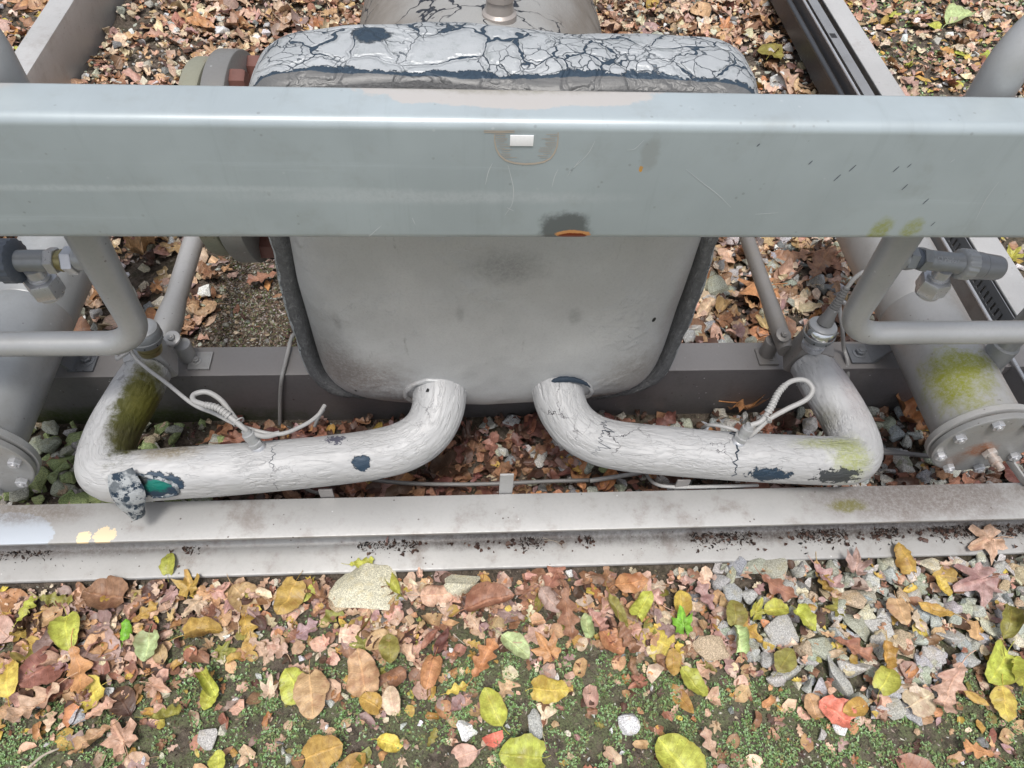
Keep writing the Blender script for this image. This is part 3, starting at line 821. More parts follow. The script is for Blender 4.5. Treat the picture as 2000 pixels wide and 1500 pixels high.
# lips of the tear round the turquoise opening
mb = MB()
lip = [hit(x, y) for x, y in ((252, 926), (272, 927), (292, 931), (312, 935), (330, 941), (344, 951), (349, 961), (338, 967), (318, 970), (298, 971))]
V, F, uv = tube(resample(catmull(lip, 8), 0.002), lambda t_, s: 0.0028*(0.5+0.5*sin(pi*t_))+0.0005, 8, lambda s, an, p, n: vnoise(p+n*.01, 160, 0.0016))
obj('tear_lip', V, F, m_flap, pipeL, uvs=uv)
# right
PR = [(0.168, 0.835, 0.322), (0.170, 0.797, 0.303), (0.178, 0.762, 0.282), (0.200, 0.731, 0.264), (0.238, 0.706, 0.253), (0.29, 0.691, 0.250), (0.36, 0.681, 0.250), (0.44, 0.671, 0.250), (0.52, 0.663, 0.250),
      (0.60, 0.657, 0.250), (0.675, 0.652, 0.250), (0.715, 0.654, 0.250), (0.732, 0.676, 0.250), (0.732, 0.73, 0.252), (0.722, 0.78, 0.253), (0.710, 0.825, 0.254), (0.704, 0.862, 0.254)]
PR = resample(catmull(fwd(PR), 12), 0.0028)
def spotsR(): return [moss_spot(hit(1665, 895), (0.030, 0.040, 0.04), 0.75, (0.27, 0.30, 0.05), 2.0, 0.7, 80, 0.9),
      moss_spot(hit(1615, 865), (0.05, 0.012, 0.03), 0.7, (0.24, 0.26, 0.05), 3.0, 0.7, 90, 0.9),
      moss_spot(hit(1610, 820), (0.02, 0.025, 0.03), 0.5, (0.15, 0.14, 0.06), 3.5, 0.7, 60, 0.6),
      dict(c=hit(1500, 928), r=(0.036, 0.010, 0.020), col=BLUE, soft=0.06, ns=70, na=0.6, deep=1),
      dict(c=hit(1635, 930), r=(0.036, 0.010, 0.020), col=(0.03, 0.035, 0.04), soft=0.06, ns=80, na=0.8, f=0.95, deep=1),
      moss_spot(hit(1655, 740), (0.02, 0.09, 0.03), 0.35, (0.30, 0.20, 0.19), 6.0, 0.7, 40, 0.5)]
def mat_insR(): return insul('wrinkled_silver_coating_right', (0.43, 0.43, 0.43), 13.0, spotsR(), 1.0)
pipeR = thing('insulated_pipe', (0.70, 0.87, 0), 'right-hand wrinkled silver insulated pipe with cracks and a yellow-green mossy elbow', 'insulated pipe')
V, F, uv = tube(PR, rl, 110, wrink(9.0))
lag = obj('lagging', V, F, None, pipeR, uvs=uv, sharp=None); hit = hitfn(); lag.data.materials.append(mat_insR())
m_gap = paint('dark_gap', (0.02, 0.035, 0.055), 0.8, 0, 0.1, (0.02, 0.02, 0.02), 25.0, 0.0)
def joint_loop(P):
    b = BVHTree.FromPolygons(cap_V, cap_F)
    A, B = P[int(len(P)*0.17)], P[2]
    d = (B-A).normalized(); x, y, a = frame_of(d); out = []
    for k in range(48):
        an = 2*pi*k/48; o = A+(x*cos(an)+y*sin(an))*0.047
        h = b.ray_cast(o, d)
        if h[0] is not None: out.append(h[0]-d*0.001)
    return out
jl = joint_loop(PL); jl.append(jl[0])
V, F, uv = tube(jl, lambda t_, s: 0.0050, 12, lambda s, an, p, n: vnoise(p+n*.01, 90, 0.0016)); obj('joint_bead', V, F, m_cap, pipeL, uvs=uv)
jr = joint_loop(PR)
V, F, uv = tube(jr+[jr[0]], lambda t_, s: 0.0042, 12, lambda s, an, p, n: vnoise(p+n*.01, 90, 0.0016)); obj('joint_bead', V, F, m_cap, pipeR, uvs=uv)
# open gap between right lagging and end cap: a dark foam crescent
pts = []
for k in range(22):
    an = radians(20+k*7.5)
    x, y, a = frame_of((PR[3]-PR[0]))
    pts.append((PR[9]+(x*cos(an)+y*sin(an))*0.0478))
top_ = sorted(range(len(jr)), key=lambda k: -jr[k].z)[0]
n_ = len(jr); pts = [jr[(top_+k) % n_]+Vector((0, -0.0035, 0.0030)) for k in range(-9, 10)]
V, F, uv = tube(resample(catmull(pts, 4), 0.002), lambda t_, s: 0.0008+0.0042*sin(pi*t_)**0.8, 8, lambda s, an, p, n: vnoise(p, 120, 0.0016))
obj('open_joint', V, F, m_gap, pipeR, uvs=uv)['label'] = 'dark gap where the lagging has shrunk away from the end cap'
# crack ring along the right lagging
def ringcrack(P, i, parent, seed, a0=-60, a1=150, w=0.0012, wander=0.01):
    c = P[i]; a = (P[i+3]-P[i-3]).normalized()
    up = Vector((0, -0.45, 0.9)); up = (up-a*up.dot(a)).normalized(); sd = a.cross(up)
    pts = []
    for k in range(40):
        an = radians(a0+(a1-a0)*k/39)
        v = up*cos(an)+sd*sin(an)
        pts.append(c+v*0.0454+a*(noise.noise(Vector((k*0.35, seed, 0)))*wander))
    V, F, uv = tube(pts, lambda t_, s: w*(0.35+sin(pi*t_))*(0.7+0.6*abs(noise.noise(Vector((t_*12, seed, 3))))), 6)
    obj('crack', V, F, m_gap, parent, uvs=uv)
def nearest(P, q): return min(range(4, len(P)-4), key=lambda i: (P[i]-q).length)
ringcrack(PR, nearest(PR, atz(1425, 890, .25)), pipeR, 1.0, -75, 60, 0.0013, 0.016)
ringcrack(PR, nearest(PR, atz(1175, 850, .25)), pipeR, 5.0, -60, 50, 0.0006, 0.03)
ringcrack(PL, nearest(PL, atz(545, 900, .25)), pipeL, 8.0, -70, 50, 0.0005, 0.010)

def bolt(c, axis, r, h, parent, mat, washer=True, rot=0.2, name='bolt'):
    a = Vector(axis).normalized(); mb = MB()
    if washer: mb.add(*cyl(c, a, r*1.5, h*0.22, 24)); c = Vector(c)+a*h*0.22
    mb.add(*hexp(c, a, r, h, rot))
    mb.add(*cyl(Vector(c)+a*h*0.98, a, r*0.5, h*0.35, 14))
    return mb.build(name, mat, parent)

# end blocks, bare rear pipes, feet
def endworks(parent, X, Y, sgn, mat, rx, rr, taper, platex, seed):
    # cast block in which the sensor sits: a squat rotated square body
    mb = MB()
    V, F = box((-0.034, -0.026, -0.040), (0.034, 0.030, 0.044), 0.008)
    M = Matrix.Translation(Vector((X, Y+0.012, 0.258))) @ Matrix.Rotation(radians(-14*sgn), 4, 'Z') @ Matrix.Rotation(radians(10*sgn), 4, 'Y')
    mb.add(*xform((V, F), M)); mb.build('valve_block', mat, parent)
    mb = MB().add(*lathe(Vector((rx, Y+0.03, 0.25)), (0, 1, 0), [(0, rr*1.05), (0.03, rr*1.05), (0.045, rr*taper), (0.10, rr*taper), (0.15, rr), (0.66, rr)], 32)); mb.build('bare_pipe', mat, parent)
    fx = rx+(0.028 if sgn < 0 else -0.008)
    V, F = cyl((fx, Y+0.075, Z18+0.005), (0, 0, 1), 0.017, 0.045, 24)[:2]
    MB().add(V, F).build('foot', mat, parent)
    V, F = box((platex-0.022, Y+0.045, Z18+0.0005), (platex+0.022, Y+0.09, Z18+0.0055), 0.0015)
    MB().add(V, F).build('foot_plate', mat, parent)
    bolt((platex-0.008*sgn*-1, Y+0.066, Z18+0.0055), (0, 0, 1), 0.0075, 0.006, parent, mat)
    # pipe clamp ear with a bolt
    e = Vector((fx, Y+0.055, 0.268))
    MB().add(*cyl(e, (0, -0.25, 1), 0.016, 0.007, 24)).build('clamp_ear', mat, parent)
    bolt(e+Vector((0, -0.002, 0.007)), (0, -0.25, 1), 0.0075, 0.006, parent, mat, washer=False)
m_blk = silver('cast_block_paint', (0.42, 0.415, 0.405), 31.0, grime=0.4)
m_blk2 = silver('cast_block_paint_dark', (0.25, 0.235, 0.22), 32.0, grime=0.6)
endworks(pipeL, -0.603, 0.872, -1, m_blk, -0.598, 0.0215, 1.25, -0.545, 1)
endworks(pipeR, 0.700, 0.868, 1, m_blk2, 0.664, 0.0165, 1.1, 0.655, 2)

# ------------------------------------------------------------------ sensors on the blocks
def sensor(X, Y, Z, lean, label, chrome, boot):
    s = thing('pressure_sensor', (X, Y, Z), label, 'sensor')
    a = Vector(lean).normalized(); c = Vector((X, Y, Z))
    MB().add(*lathe(c, a, [(0, 0.021), (0.004, 0.022), (0.010, 0.022), (0.011, 0.019), (0.016, 0.019), (0.017, 0.023), (0.026, 0.023)], 36)).build('threaded_neck', m_brass if not chrome else m_nutmetal, s)
    c2 = c+a*0.026
    MB().add(*lathe(c2, a, [(0, 0.024), (0.0015, 0.0285), (0.010, 0.0300), (0.011, 0.0312), (0.014, 0.0312), (0.015, 0.0300)], 48)).build('lower_ring', m_valve, s)
    MB().add(*lathe(c2+a*0.015, a, [(0, 0.0300), (0.013, 0.0295), (0.016, 0.0270)], 48)).build('upper_ring', m_chrome if chrome else m_valve, s)
    MB().add(*lathe(c2+a*0.031, a, [(0, 0.0270), (0.003, 0.0265), (0.006, 0.022), (0.0075, 0.016)], 40)).build('lid', m_pipe, s)
    # hex screws round the lower ring
    for k in range(8):
        x, y, _ = frame_of(a); an = k*pi/4+0.2
        d = x*cos(an)+y*sin(an)
        MB().add(*cyl(c2+a*0.006+d*0.0292, d, 0.0014, 0.0012, 8)).build('set_screw', m_slot, s)
    if boot:
        b = Vector(boot).normalized(); e = c2+a*0.037
        n = 9
        pr = [(0, 0.0150), (0.008, 0.0150), (0.020, 0.0115), (0.034, 0.0105)]
        for k in range(n):
            d = 0.036+k*0.0052; r1 = 0.0098-k*0.0004
            pr += [(d, r1*0.78), (d+0.0012, r1), (d+0.0034, r1), (d+0.0042, r1*0.78)]
        MB().add(*lathe(e, b, pr, 28)).build('strain_relief', m_cable_d, s)
        return e+b*(0.036+n*0.0052)
    return c2+a*0.03
sensor(-0.590, 0.876, 0.296, (0.05, 0.10, 1), 'round grey sensor on a greenish brass neck at the back of the left pipe', False, None)
eR = sensor(0.690, 0.868, 0.298, (0.03, 0.12, 1), 'round sensor with polished ring and ribbed cable boot at the back of the right pipe', True, (0.28, 0.33, 1))

def cable(name, pts, r, label, mat=None, seg=12, n=10, group=None):
    P = resample(catmull(pts, n), 0.004)
    V, F, uv = tube(P, r, seg)
    o = obj(name, V, F, mat or m_cable, None, uvs=uv)
    return tag(o, label, 'cable', group)
cable('sensor_cable', [eR+Vector((-0.003, -0.003, -0.01)), eR+Vector((0.010, 0.006, 0.02)), eR+Vector((0.030, 0.012, 0.022)), Vector((0.765, 0.925, 0.36)), atz(1640, 590, .33), atz(1645, 640, .28), atz(1648, 680, .20), atz(1655, 705, .186), aty(1655, 745, .898), aty(1650, 800, .897)], 0.0042,
      'grey cable hanging from the ribbed boot of the right sensor over the cross channel')
# left sensor cable to the looped probe
cable('sensor_cable', [Vector((-0.612, 0.850, 0.327)), Vector((-0.632, 0.838, 0.322)), atz(242, 668, .325), atz(270, 705, .315), atz(330, 752, .305), atz(378, 790, .305), atz(420, 808, .312), atz(470, 832, .318), atz(540, 848, .306), atz(590, 832, .300), atz(620, 812, .296), atz(634, 792, .292)], 0.0037,
      'thin grey cable running diagonally from the left sensor to the looped probe')
cable('short_cable', [atz(632, 800, .287), atz(622, 815, .27), atz(615, 832, .24)], 0.0032, 'short grey cable end beside the tip of the thin cable above the left pipe')
cable('vertical_cable', [Vector((-0.333, 0.985, 0.22)), atz(572, 655, .195), atz(562, 690, .188), atz(556, 715, .186), aty(550, 740, .897), aty(547, 780, .896), aty(547, 836, .893)], 0.0042, 'grey cable dropping over the dark cross channel left of the vessel')

# ------------------------------------------------------------------ temperature probes with a loop
def probe(base, axis, label, looppts, side):
    s = thing('temperature_probe', base, label, 'probe')
    a = Vector(axis).normalized(); c = Vector(base)
    MB().add(*lathe(c-a*0.006, a, [(0, 0.0135), (0.007, 0.0130), (0.009, 0.0115)], 28)).build('seal_ring', m_nutmetal, s)
    MB().add(*hexp(c+a*0.003, a, 0.0125, 0.010, 0.4)).build('gland_nut', m_pipe, s)
    MB().add(*lathe(c+a*0.013, a, [(0, 0.0100), (0.009, 0.0095), (0.010, 0.0110), (0.020, 0.0108), (0.021, 0.0085), (0.028, 0.0075)], 28)).build('gland_cap', m_pipe, s)
    P = resample(catmull(looppts, 14), 0.003)
    V, F, uv = tube(P, 0.0046, 14); obj('lead', V, F, m_cable, s, uvs=uv)
    return s, P
def boot_on(P, i0, i1, parent, r=0.0072):
    pts = P[i0:i1]
    seg = resample(pts, 0.0011)
    V, F, uv = tube(seg, lambda t_, s: r*(1.0-0.18*t_)*(1.0 if (s % 0.0056) < 0.0034 else 0.80), 18)
    obj('ribbed_sleeve', V, F, m_cable, parent, uvs=uv)
def tie_on(p, ax, parent):
    V, F, uv = tube([p+Matrix.Rotation(2*pi*k/20, 3, Vector(ax).normalized()) @ (frame_of(ax)[0]*0.0095) for k in range(21)], 0.0014, 8)
    obj('cable_tie', V, F, m_cable, parent, uvs=uv)
bL = atz(503, 872, .292); 
s, P = probe(bL, (-0.30, 0.22, 0.9), 'probe with ribbed sleeve and looped lead screwed into the left silver pipe',
     [bL+Vector((-0.013, 0.010, 0.036)), atz(478, 838, .335), atz(450, 815, .350), atz(425, 797, .36), atz(398, 790, .362), atz(378, 782, .36), atz(380, 770, .358), atz(405, 766, .356), atz(432, 782, .352), atz(455, 812, .345), atz(478, 838, .328), atz(515, 852, .312), atz(545, 846, .304)], -1)
n = len(P); boot_on(P, int(n*0.14), int(n*0.30), s)
tie_on(atz(466, 824, .34), (-1, 1, 0.3), s)
bR = atz(1443, 862, .292)
s, P = probe(bR, (0.28, 0.25, 0.9), 'probe with ribbed sleeve and teardrop loop of lead screwed into the right silver pipe',
     [bR+Vector((0.013, 0.011, 0.036)), atz(1487, 822, .335), atz(1505, 797, .352), atz(1522, 765, .366), atz(1545, 745, .374), atz(1572, 743, .376), atz(1587, 760, .372), atz(1575, 780, .362), atz(1535, 800, .345), atz(1500, 820, .330), atz(1476, 842, .312), atz(1462, 852, .30)], 1)
n = len(P); boot_on(P, int(n*0.13), int(n*0.34), s)
tie_on(atz(1497, 818, .338), (1, 1, 0.3), s)
cable('probe_lead', [bR+Vector((-0.006, 0.006, 0.012)), atz(1440, 842, .30), atz(1412, 833, .296), atz(1385, 830, .28), atz(1372, 836, .25)], 0.0032, 'thin lead lying on the back of the right silver pipe left of the probe')
# cables on the ground between the channels
cable('ground_cable', [atz(600, 905, .04), atz(680, 925, .06), atz(720, 936, .075), atz(800, 944, .08), atz(900, 946, .08), atz(985, 944, .085), atz(1070, 940, .08), atz(1150, 938, .075)], 0.0042, 'dark grey cable sagging low behind the front channel, left of the middle clip', m_cable_d)
cable('ground_cable', [atz(1152, 939, .085), atz(1230, 927, .09), atz(1310, 913, .09), atz(1400, 908, .09), atz(1500, 905, .09)], 0.0048, 'grey cable rising to the right from the middle clip behind the front channel', m_cable)
cable('ground_cable', [atz(620, 945, .03), atz(600, 948, .05), atz(582, 938, .08), atz(572, 930, .1)], 0.0036, 'short curved cable under the left silver pipe beside its tab')
cable('ground_cable', [atz(640, 968, .06), atz(605, 958, .1), atz(588, 944, .12), atz(580, 930, .12)], 0.0036, 'second curved cable under the left silver pipe touching the front channel')
cable('ground_cable', [atz(1258, 905, .08), atz(1262, 925, .12), atz(1280, 945, .17), atz(1320, 951, .1855), atz(1400, 950, .1855), atz(1480, 948, .17)], 0.0034, 'thin pale lead along the back edge of the front channel, right of the middle clip')
cable('ground_cable', [atz(1690, 848, .06), atz(1705, 862, .07), atz(1722, 878, .08), atz(1790, 888, .085), atz(1860, 893, .09), atz(1920, 896, .09)], 0.0050, 'dark cable with a metal clip running from the right elbow under the right vessel flange', m_cable_d)
cable('ground_cable', [atz(1680, 880, .08), atz(1715, 884, .085), atz(1760, 886, .085), atz(1850, 894, .075)], 0.0046, 'second dark cable beside the clipped one under the right vessel', m_cable_d)

# ------------------------------------------------------------------ pipe vessels left and right
def pipe_vessel(X, Z, r, fr, label, mat, seams, bolts, portax, sgn, y0=0.640, nb=8, ph=0.0):
    s = thing('pipe_vessel', (X, 1.2, 0), label, 'pressure pipe')
    rear = [(0.36, r), (0.37, r*1.0), (0.385, r*1.11), (0.66, r*1.11), (0.685, r*0.9), (0.695, r*0.5)] if sgn > 0 else [(0.86, r), (0.885, r*0.8), (0.90, r*0.4)]
    V, F, uv = lathe((X, y0+0.028, Z), (0, 1, 0), [(0, r)]+[(0.3, r), (0.302, r*0.985), (0.304, r)]+rear, 64)
    obj('shell', V, F, mat, s, uvs=uv)
    MB().add(*lathe((X, y0+0.0165, Z), (0, 1, 0), [(0, fr*0.97), (0.0012, fr), (0.012, fr), (0.0135, fr*0.985), (0.0145, r*1.02)], 72)).build('flange_ring', mat, s)
    MB().add(*lathe((X, y0, Z), (0, 1, 0), [(0, fr*0.93), (0.001, fr*0.965), (0.0022, fr*0.975), (0.0115, fr*0.975), (0.0125, fr*0.96)], 72)).build('blind_flange', mat, s)
    MB().add(*lathe((X, y0+0.0125, Z), (0, 1, 0), [(0, fr*0.78), (0.004, fr*0.78)], 40)).build('gasket', m_rust, s)
    for k in range(nb):
        an = ph+2*pi*k/nb
        c = Vector((X+fr*0.84*cos(an), y0, Z+fr*0.84*sin(an)))
        bolt(c, (0, -1, 0), 0.0108, 0.0095, s, m_nutmetal, washer=False, rot=an)
        MB().add(*cyl((c.x, y0+0.0127, c.z), (0, 1, 0), 0.0048, 0.0038, 10)).build('stud', m_rust, s)
    return s
m_port_rust = paint('rust_stained_fitting', (0.50, 0.47, 0.44), 0.4, 0.4, 0.5, (0.35, 0.13, 0.04), 41.0, 0.5)
m_vessel_r2 = silver('right_flange_paint', (0.30, 0.30, 0.295), 44.0, spots=[
    dict(c=(0.955, 0.638, 0.275), r=(0.026, 0.03, 0.022), col=(0.28, 0.09, 0.02), soft=0.5, ns=70, na=0.8, f=0.9),
    dict(c=(0.925, 0.638, 0.235), r=(0.020, 0.03, 0.03), col=(0.20, 0.11, 0.07), soft=0.6, ns=50, na=0.8, f=0.6)], grime=0.6)
vr = pipe_vessel(0.957, 0.288, 0.076, 0.096, 'grey pipe vessel on the right with bolted blind flange and yellow-green algae on its back', m_vessel_r, None, None, None, 1, ph=0.35)
for ch in vr.children:
    if ch.name.startswith('blind_flange'): ch.data.materials[0] = m_vessel_r2
pipe_vessel(-0.842, 0.290, 0.076, 0.108, 'grey pipe vessel at the left edge with bolted blind flange', m_vessel_l, None, None, None, -1, ph=0.1)
# port on the right blind flange
c = Vector((0.972, 0.640, 0.268))
MB().add(*hexp(c, (0.15, -1, 0.05), 0.014, 0.010, 0.2)).build('port_nut', m_port_rust, vr)
MB().add(*lathe(c+Vector((0.0015, -0.010, 0.0005)), (0.15, -1, 0.05), [(0, 0.0085), (0.006, 0.0085), (0.007, 0.0105), (0.017, 0.0105), (0.018, 0.0070), (0.030, 0.0065)], 24)).build('port_fitting', m_port_rust, vr)
# branch stub on top of the right vessel
V, F, uv = lathe(Vector((1.015, 0.805, 0.305)), (0, 0, 1), [(0, 0.030), (0.022, 0.027), (0.025, 0.0245), (0.075, 0.0245), (0.0765, 0.0225), (0.078, 0.0205), (0.20, 0.0205)], 40)
obj('branch_stub', V, F, silver('stub_paint', (0.30, 0.305, 0.30), 42.0), vr, uvs=uv)
# saddles bolted on the cross channel
def saddle(parent, X, sgn, mat):
    # flat foot plus inclined web towards the vessel
    mb = MB().add(*box((X-0.028, 0.915, Z18+0.0008), (X+0.022, 0.968, Z18+0.006), 0.0012))
    V = [(X+0.016*sgn, 0.915, Z18+0.0062), (X+0.024*sgn, 0.915, Z18+0.0062), (X+0.024*sgn, 0.968, Z18+0.0062), (X+0.016*sgn, 0.968, Z18+0.0062),
         (X+0.080*sgn, 0.92, 0.285), (X+0.088*sgn, 0.92, 0.285), (X+0.088*sgn, 0.963, 0.285), (X+0.080*sgn, 0.963, 0.285)]
    F = [(0, 1, 2, 3), (7, 6, 5, 4), (0, 4, 5, 1), (1, 5, 6, 2), (2, 6, 7, 3), (3, 7, 4, 0)]
    if sgn < 0: F = [f[::-1] for f in F]
    mb.add(V, F); mb.build('saddle', mat, parent)
    bolt((X-0.004*sgn, 0.942, Z18+0.006), (0, 0, 1), 0.0105, 0.008, parent, mat)
m_sad = paint('dark_saddle_paint', (0.20, 0.21, 0.225), 0.42, 0.35, 0.4, (0.1, 0.09, 0.08), 43.0, 0.6)
vl = [o for o in COL.objects if o.name.startswith('pipe_vessel') and o is not vr][0]
saddle(vr, 0.868, 1, m_sad); saddle(vl, -0.775, -1, m_sad)

# small angled flat bar, lower right corner
br = thing('flat_bar', (1.06, 0.64, 0.16), 'pale flat steel bar leaning beside the right blind flange', 'steel bar')
a0, a1 = atz(1972, 900, .235), atz(2004, 945, .19)
d = (a1-a0); a1 = a0+d*1.6; d = a1-a0
V, F = box((-0.009, -0.002, 0), (0.009, 0.002, d.length), 0.0006)
q = Vector((0, 0, 1)).rotation_difference(d.normalized())
MB().add([a0+q @ Vector(v) for v in V], F).build('bar', m_frame, br)

# ------------------------------------------------------------------ riser pipes with valves
def riser(X, sgn, label, lower_z, elbow):
    s = thing('riser_pipe', (X, 0.74, 0.5), label, 'pipe')
    P = fillet([(X+sgn*1.4, 0.735, lower_z), (X+sgn*0.012, 0.735, lower_z), (X, 0.735, 1.005), (X+sgn*0.17, 0.80, 1.085), (X+sgn*1.1, 0.80, 1.085)], [0.060, 0.075, 0.05], 14)
    P = resample(P, 0.006)
    V, F, uv = tube(P, lambda t_, q: 0.0195+0.0045*min(1, max(0, (q-1.36)/0.22)), 40); obj('pipe', V, F, m_pipe, s, uvs=uv, sharp=None)
    return s
rR = riser(0.612, 1, 'thick grey pipe bow on the right, dropping behind the box beam above the right vessel', 0.50, 0)
rL = riser(-0.478-0.008, -1, 'thick grey pipe bow on the left, dropping behind the box beam above the left vessel', 0.49, 0)
def branch(parent, X, sgn, z):
    MB().add(*lathe((X, 0.738, z), (sgn, 0, 0), [(0, 0.016), (0.036, 0.0165), (0.040, 0.0145)], 32)).build('branch', m_pipe, parent)
branch(rR, 0.612, 1, 0.668); branch(rL, -0.486, -1, 0.668)
def valve(X, z, sgn, label, handle_mat, hk=1.0):
    s = thing('relief_valve', (X, 0.738, z), label, 'valve')
    a = Vector((sgn, 0.02, -0.16 if sgn > 0 else -0.03)).normalized(); c = Vector((X, 0.738, z))
    MB().add(*hexp(c, a, 0.0195, 0.015, 0.15)).build('union_nut', m_valve if sgn > 0 else m_nutmetal, s)
    MB().add(*lathe(c+a*0.015, a, [(0, 0.0155), (0.004, 0.0155), (0.005, 0.0135), (0.010, 0.0135)], 28)).build('thread', m_brass if sgn < 0 else m_dark, s)
    MB().add(*hexp(c+a*0.025, a, 0.0185, 0.013, 0.5)).build('body_nut', m_valve if sgn > 0 else m_nutmetal, s)
    L = 0.052
    MB().add(*lathe(c+a*0.038, a, [(0, 0.0140), (0.002, 0.0150), (L-0.002, 0.0150), (L, 0.0165), (L+0.003, 0.0170)], 36)).build('body', m_valve, s)
    k0 = c+a*(0.038+L+0.003-(0.016 if hk > 1 else 0))
    MB().add(*lathe(k0, a, [(0, 0.0175*hk), (0.002, 0.0215*hk), (0.003, 0.0222*hk), (0.020, 0.0222*hk), (0.021, 0.0212*hk)], 72, mod=lambda i, an: 1.0+(0.045 if (i in (2, 3) and int(an*36/pi+0.5) % 4 < 2) else 0))).build('knurled_ring', handle_mat if hk > 1 else m_pipe, s)
    MB().add(*lathe(k0+a*0.021, a, [(0, 0.0212), (0.016, 0.0205), (0.0165, 0.0192), (0.0175, 0.0192), (0.018, 0.0198), (0.046, 0.0188), (0.050, 0.0175), (0.053, 0.0140), (0.054, 0.0)], 40)).build('cap', handle_mat, s)
    # outlet
    o = c+a*(0.074 if sgn > 0 else 0.062)
    MB().add(*lathe(o+Vector((0, -0.004, -0.010)), (0, 0, -1), [(0, 0.0125), (0.014, 0.0125), (0.015, 0.0145), (0.018, 0.0145), (0.019, 0.0130), (0.022, 0.0130)], 28)).build('outlet', m_nutmetal, s)
    MB().add(*hexp(o+Vector((0, -0.004, -0.030)), (0, 0, -1), 0.0235, 0.028, 0.28)).build('outlet_nut', m_nutmetal, s)
    MB().add(*cyl(o+Vector((0, -0.004, -0.058)), (0, 0, -1), 0.0185, 0.004, 28)).build('outlet_lip', m_nutmetal, s)
    return s, c+a*0.038, a
sV, bc, ba = valve(0.643, 0.669, 1, 'grey relief valve with knurled ring and long cap, on the right riser under the beam', paint('blue_grey_cap', (0.28, 0.285, 0.295), 0.4, 0.3, 0.15, (0.1, 0.1, 0.1), 51.0, 0.3))
valve(-0.526, 0.664, -1, 'dark-knobbed relief valve on the left riser under the box beam', m_dark, 1.32)
# raised lettering on the right valve body
def text_obj(body, size, mat, origin, xdir, ndir, parent, name, ext=0.0003):
    cu = bpy.data.curves.new(name, 'FONT'); cu.body = body; cu.size = size; cu.extrude = ext; cu.resolution_u = 2
    to = bpy.data.objects.new(name, cu); COL.objects.link(to)
    dg = bpy.context.evaluated_depsgraph_get(); dg.update()
    me = bpy.data.meshes.new_from_object(to.evaluated_get(dg))
    bpy.data.objects.remove(to)
    x = Vector(xdir).normalized(); n = Vector(ndir).normalized(); y = n.cross(x)
    M = Matrix((x, y, n)).transposed().to_4x4(); M.translation = Vector(origin)
    V = [M @ v.co for v in me.vertices]; F = [tuple(p.vertices) for p in me.polygons]
    return obj(name, V, F, mat, parent, smooth=False, solid=False)
nd = Vector((0.0, -0.62, 0.78)); nd = (nd-ba*nd.dot(ba)).normalized()
o_ = bc+ba*0.018+nd*0.0150-(nd.cross(ba))*0.003
text_obj('Parker', 0.0095, m_nutmetal, o_, ba, nd, sV, 'lettering')
# small emblem: rounded frame before the word
c_ = bc+ba*0.0105+nd*0.0148+nd.cross(ba)*0.0005
mb = MB()
for (u_, v_, w_, h_) in ((0, 0.0028, 0.0065, 0.0009), (0, -0.0028, 0.0065, 0.0009), (-0.0030, 0, 0.0009, 0.0050), (0.0030, 0, 0.0009, 0.0050)):
    X = ba; Yv = nd.cross(ba); q = c_+X*u_+Yv*v_
    V = [q-X*w_/2-Yv*h_/2, q+X*w_/2-Yv*h_/2, q+X*w_/2+Yv*h_/2, q-X*w_/2+Yv*h_/2]; V += [v+nd*0.0006 for v in V]
    mb.add(V, [(3, 2, 1, 0), (4, 5, 6, 7), (0, 1, 5, 4), (1, 2, 6, 5), (2, 3, 7, 6), (3, 0, 4, 7)])
mb.build('emblem', m_nutmetal, sV, solid=False)

# ------------------------------------------------------------------ cable tray along the right side channel
tray = thing('cable_tray', (1.24, 2.0, 0.06), 'dark slotted metal cable tray running along the inside of the right side channel', 'cable tray')
def wall_slots(x, z0, z1, ya, yb, pitch, sl, parent, name, mat, th=0.002, zz=None):
    """upright strip with real slots punched in it, built as one sheet of bars"""
    mb = MB(); zc0, zc1 = zz
    mb.add(*box((x, ya, z0), (x+th, yb, zc0))); mb.add(*box((x, ya, zc1), (x+th, yb, z1)))
    y = ya
    while y < yb:
        mb.add(*box((x+0.0002, y, zc0), (x+th-0.0002, min(yb, y+pitch-sl), zc1)))
        y += pitch
    mb.build(name, mat, parent, smooth=False)
wall_slots(1.200, 0.085, 0.188, 0.80, 1.75, 0.05, 0.020, tray, 'near_wall', m_tray, 0.002, (0.130, 0.136))
wall_slots(1.272, 0.085, 0.182, 0.80, 1.75, 0.0185, 0.0075, tray, 'far_wall', m_tray, 0.002, (0.135, 0.160))
V, F, uv = tube([(1.203, 0.80, 0.189), (1.203, 4.9, 0.189)], 0.0045, 14); obj('rolled_edge', V, F, m_nutmetal, tray, uvs=uv)
MB().add(*box((1.202, 0.80, 0.083), (1.274, 4.9, 0.085))).build('floor', m_traydark, tray, smooth=False)
MB().add(*box((1.198, 1.752, 0.06), (1.202, 4.9, 0.186))).build('near_wall', m_traydark, tray, smooth=False)
mb = MB().add(*box((1.222, 1.752, 0.184), (1.256, 4.9, 0.187), 0.0008)); mb.build('cover_strip', m_tray, tray)
for y in (2.27, 3.1):
    MB().add(*box((1.226, y, 0.1871), (1.246, y+0.028, 0.1878))).build('slot', m_slot, tray, smooth=False)
V, F, uv = tube([(1.185, 1.3, 0.150), (1.185, 4.9, 0.150)], 0.009, 14); o = obj('tray_cable', V, F, m_traydark, None, uvs=uv)
tag(o, 'thick black cable running along the inner side of the dark cable tray', 'cable')
MB().add(*box((1.15, 0.981, 0.0), (1.199, 1.74, 0.083))).build('shadow_board', m_traydark, tray, smooth=False)  # dark board added to stand in for the shade under the tray

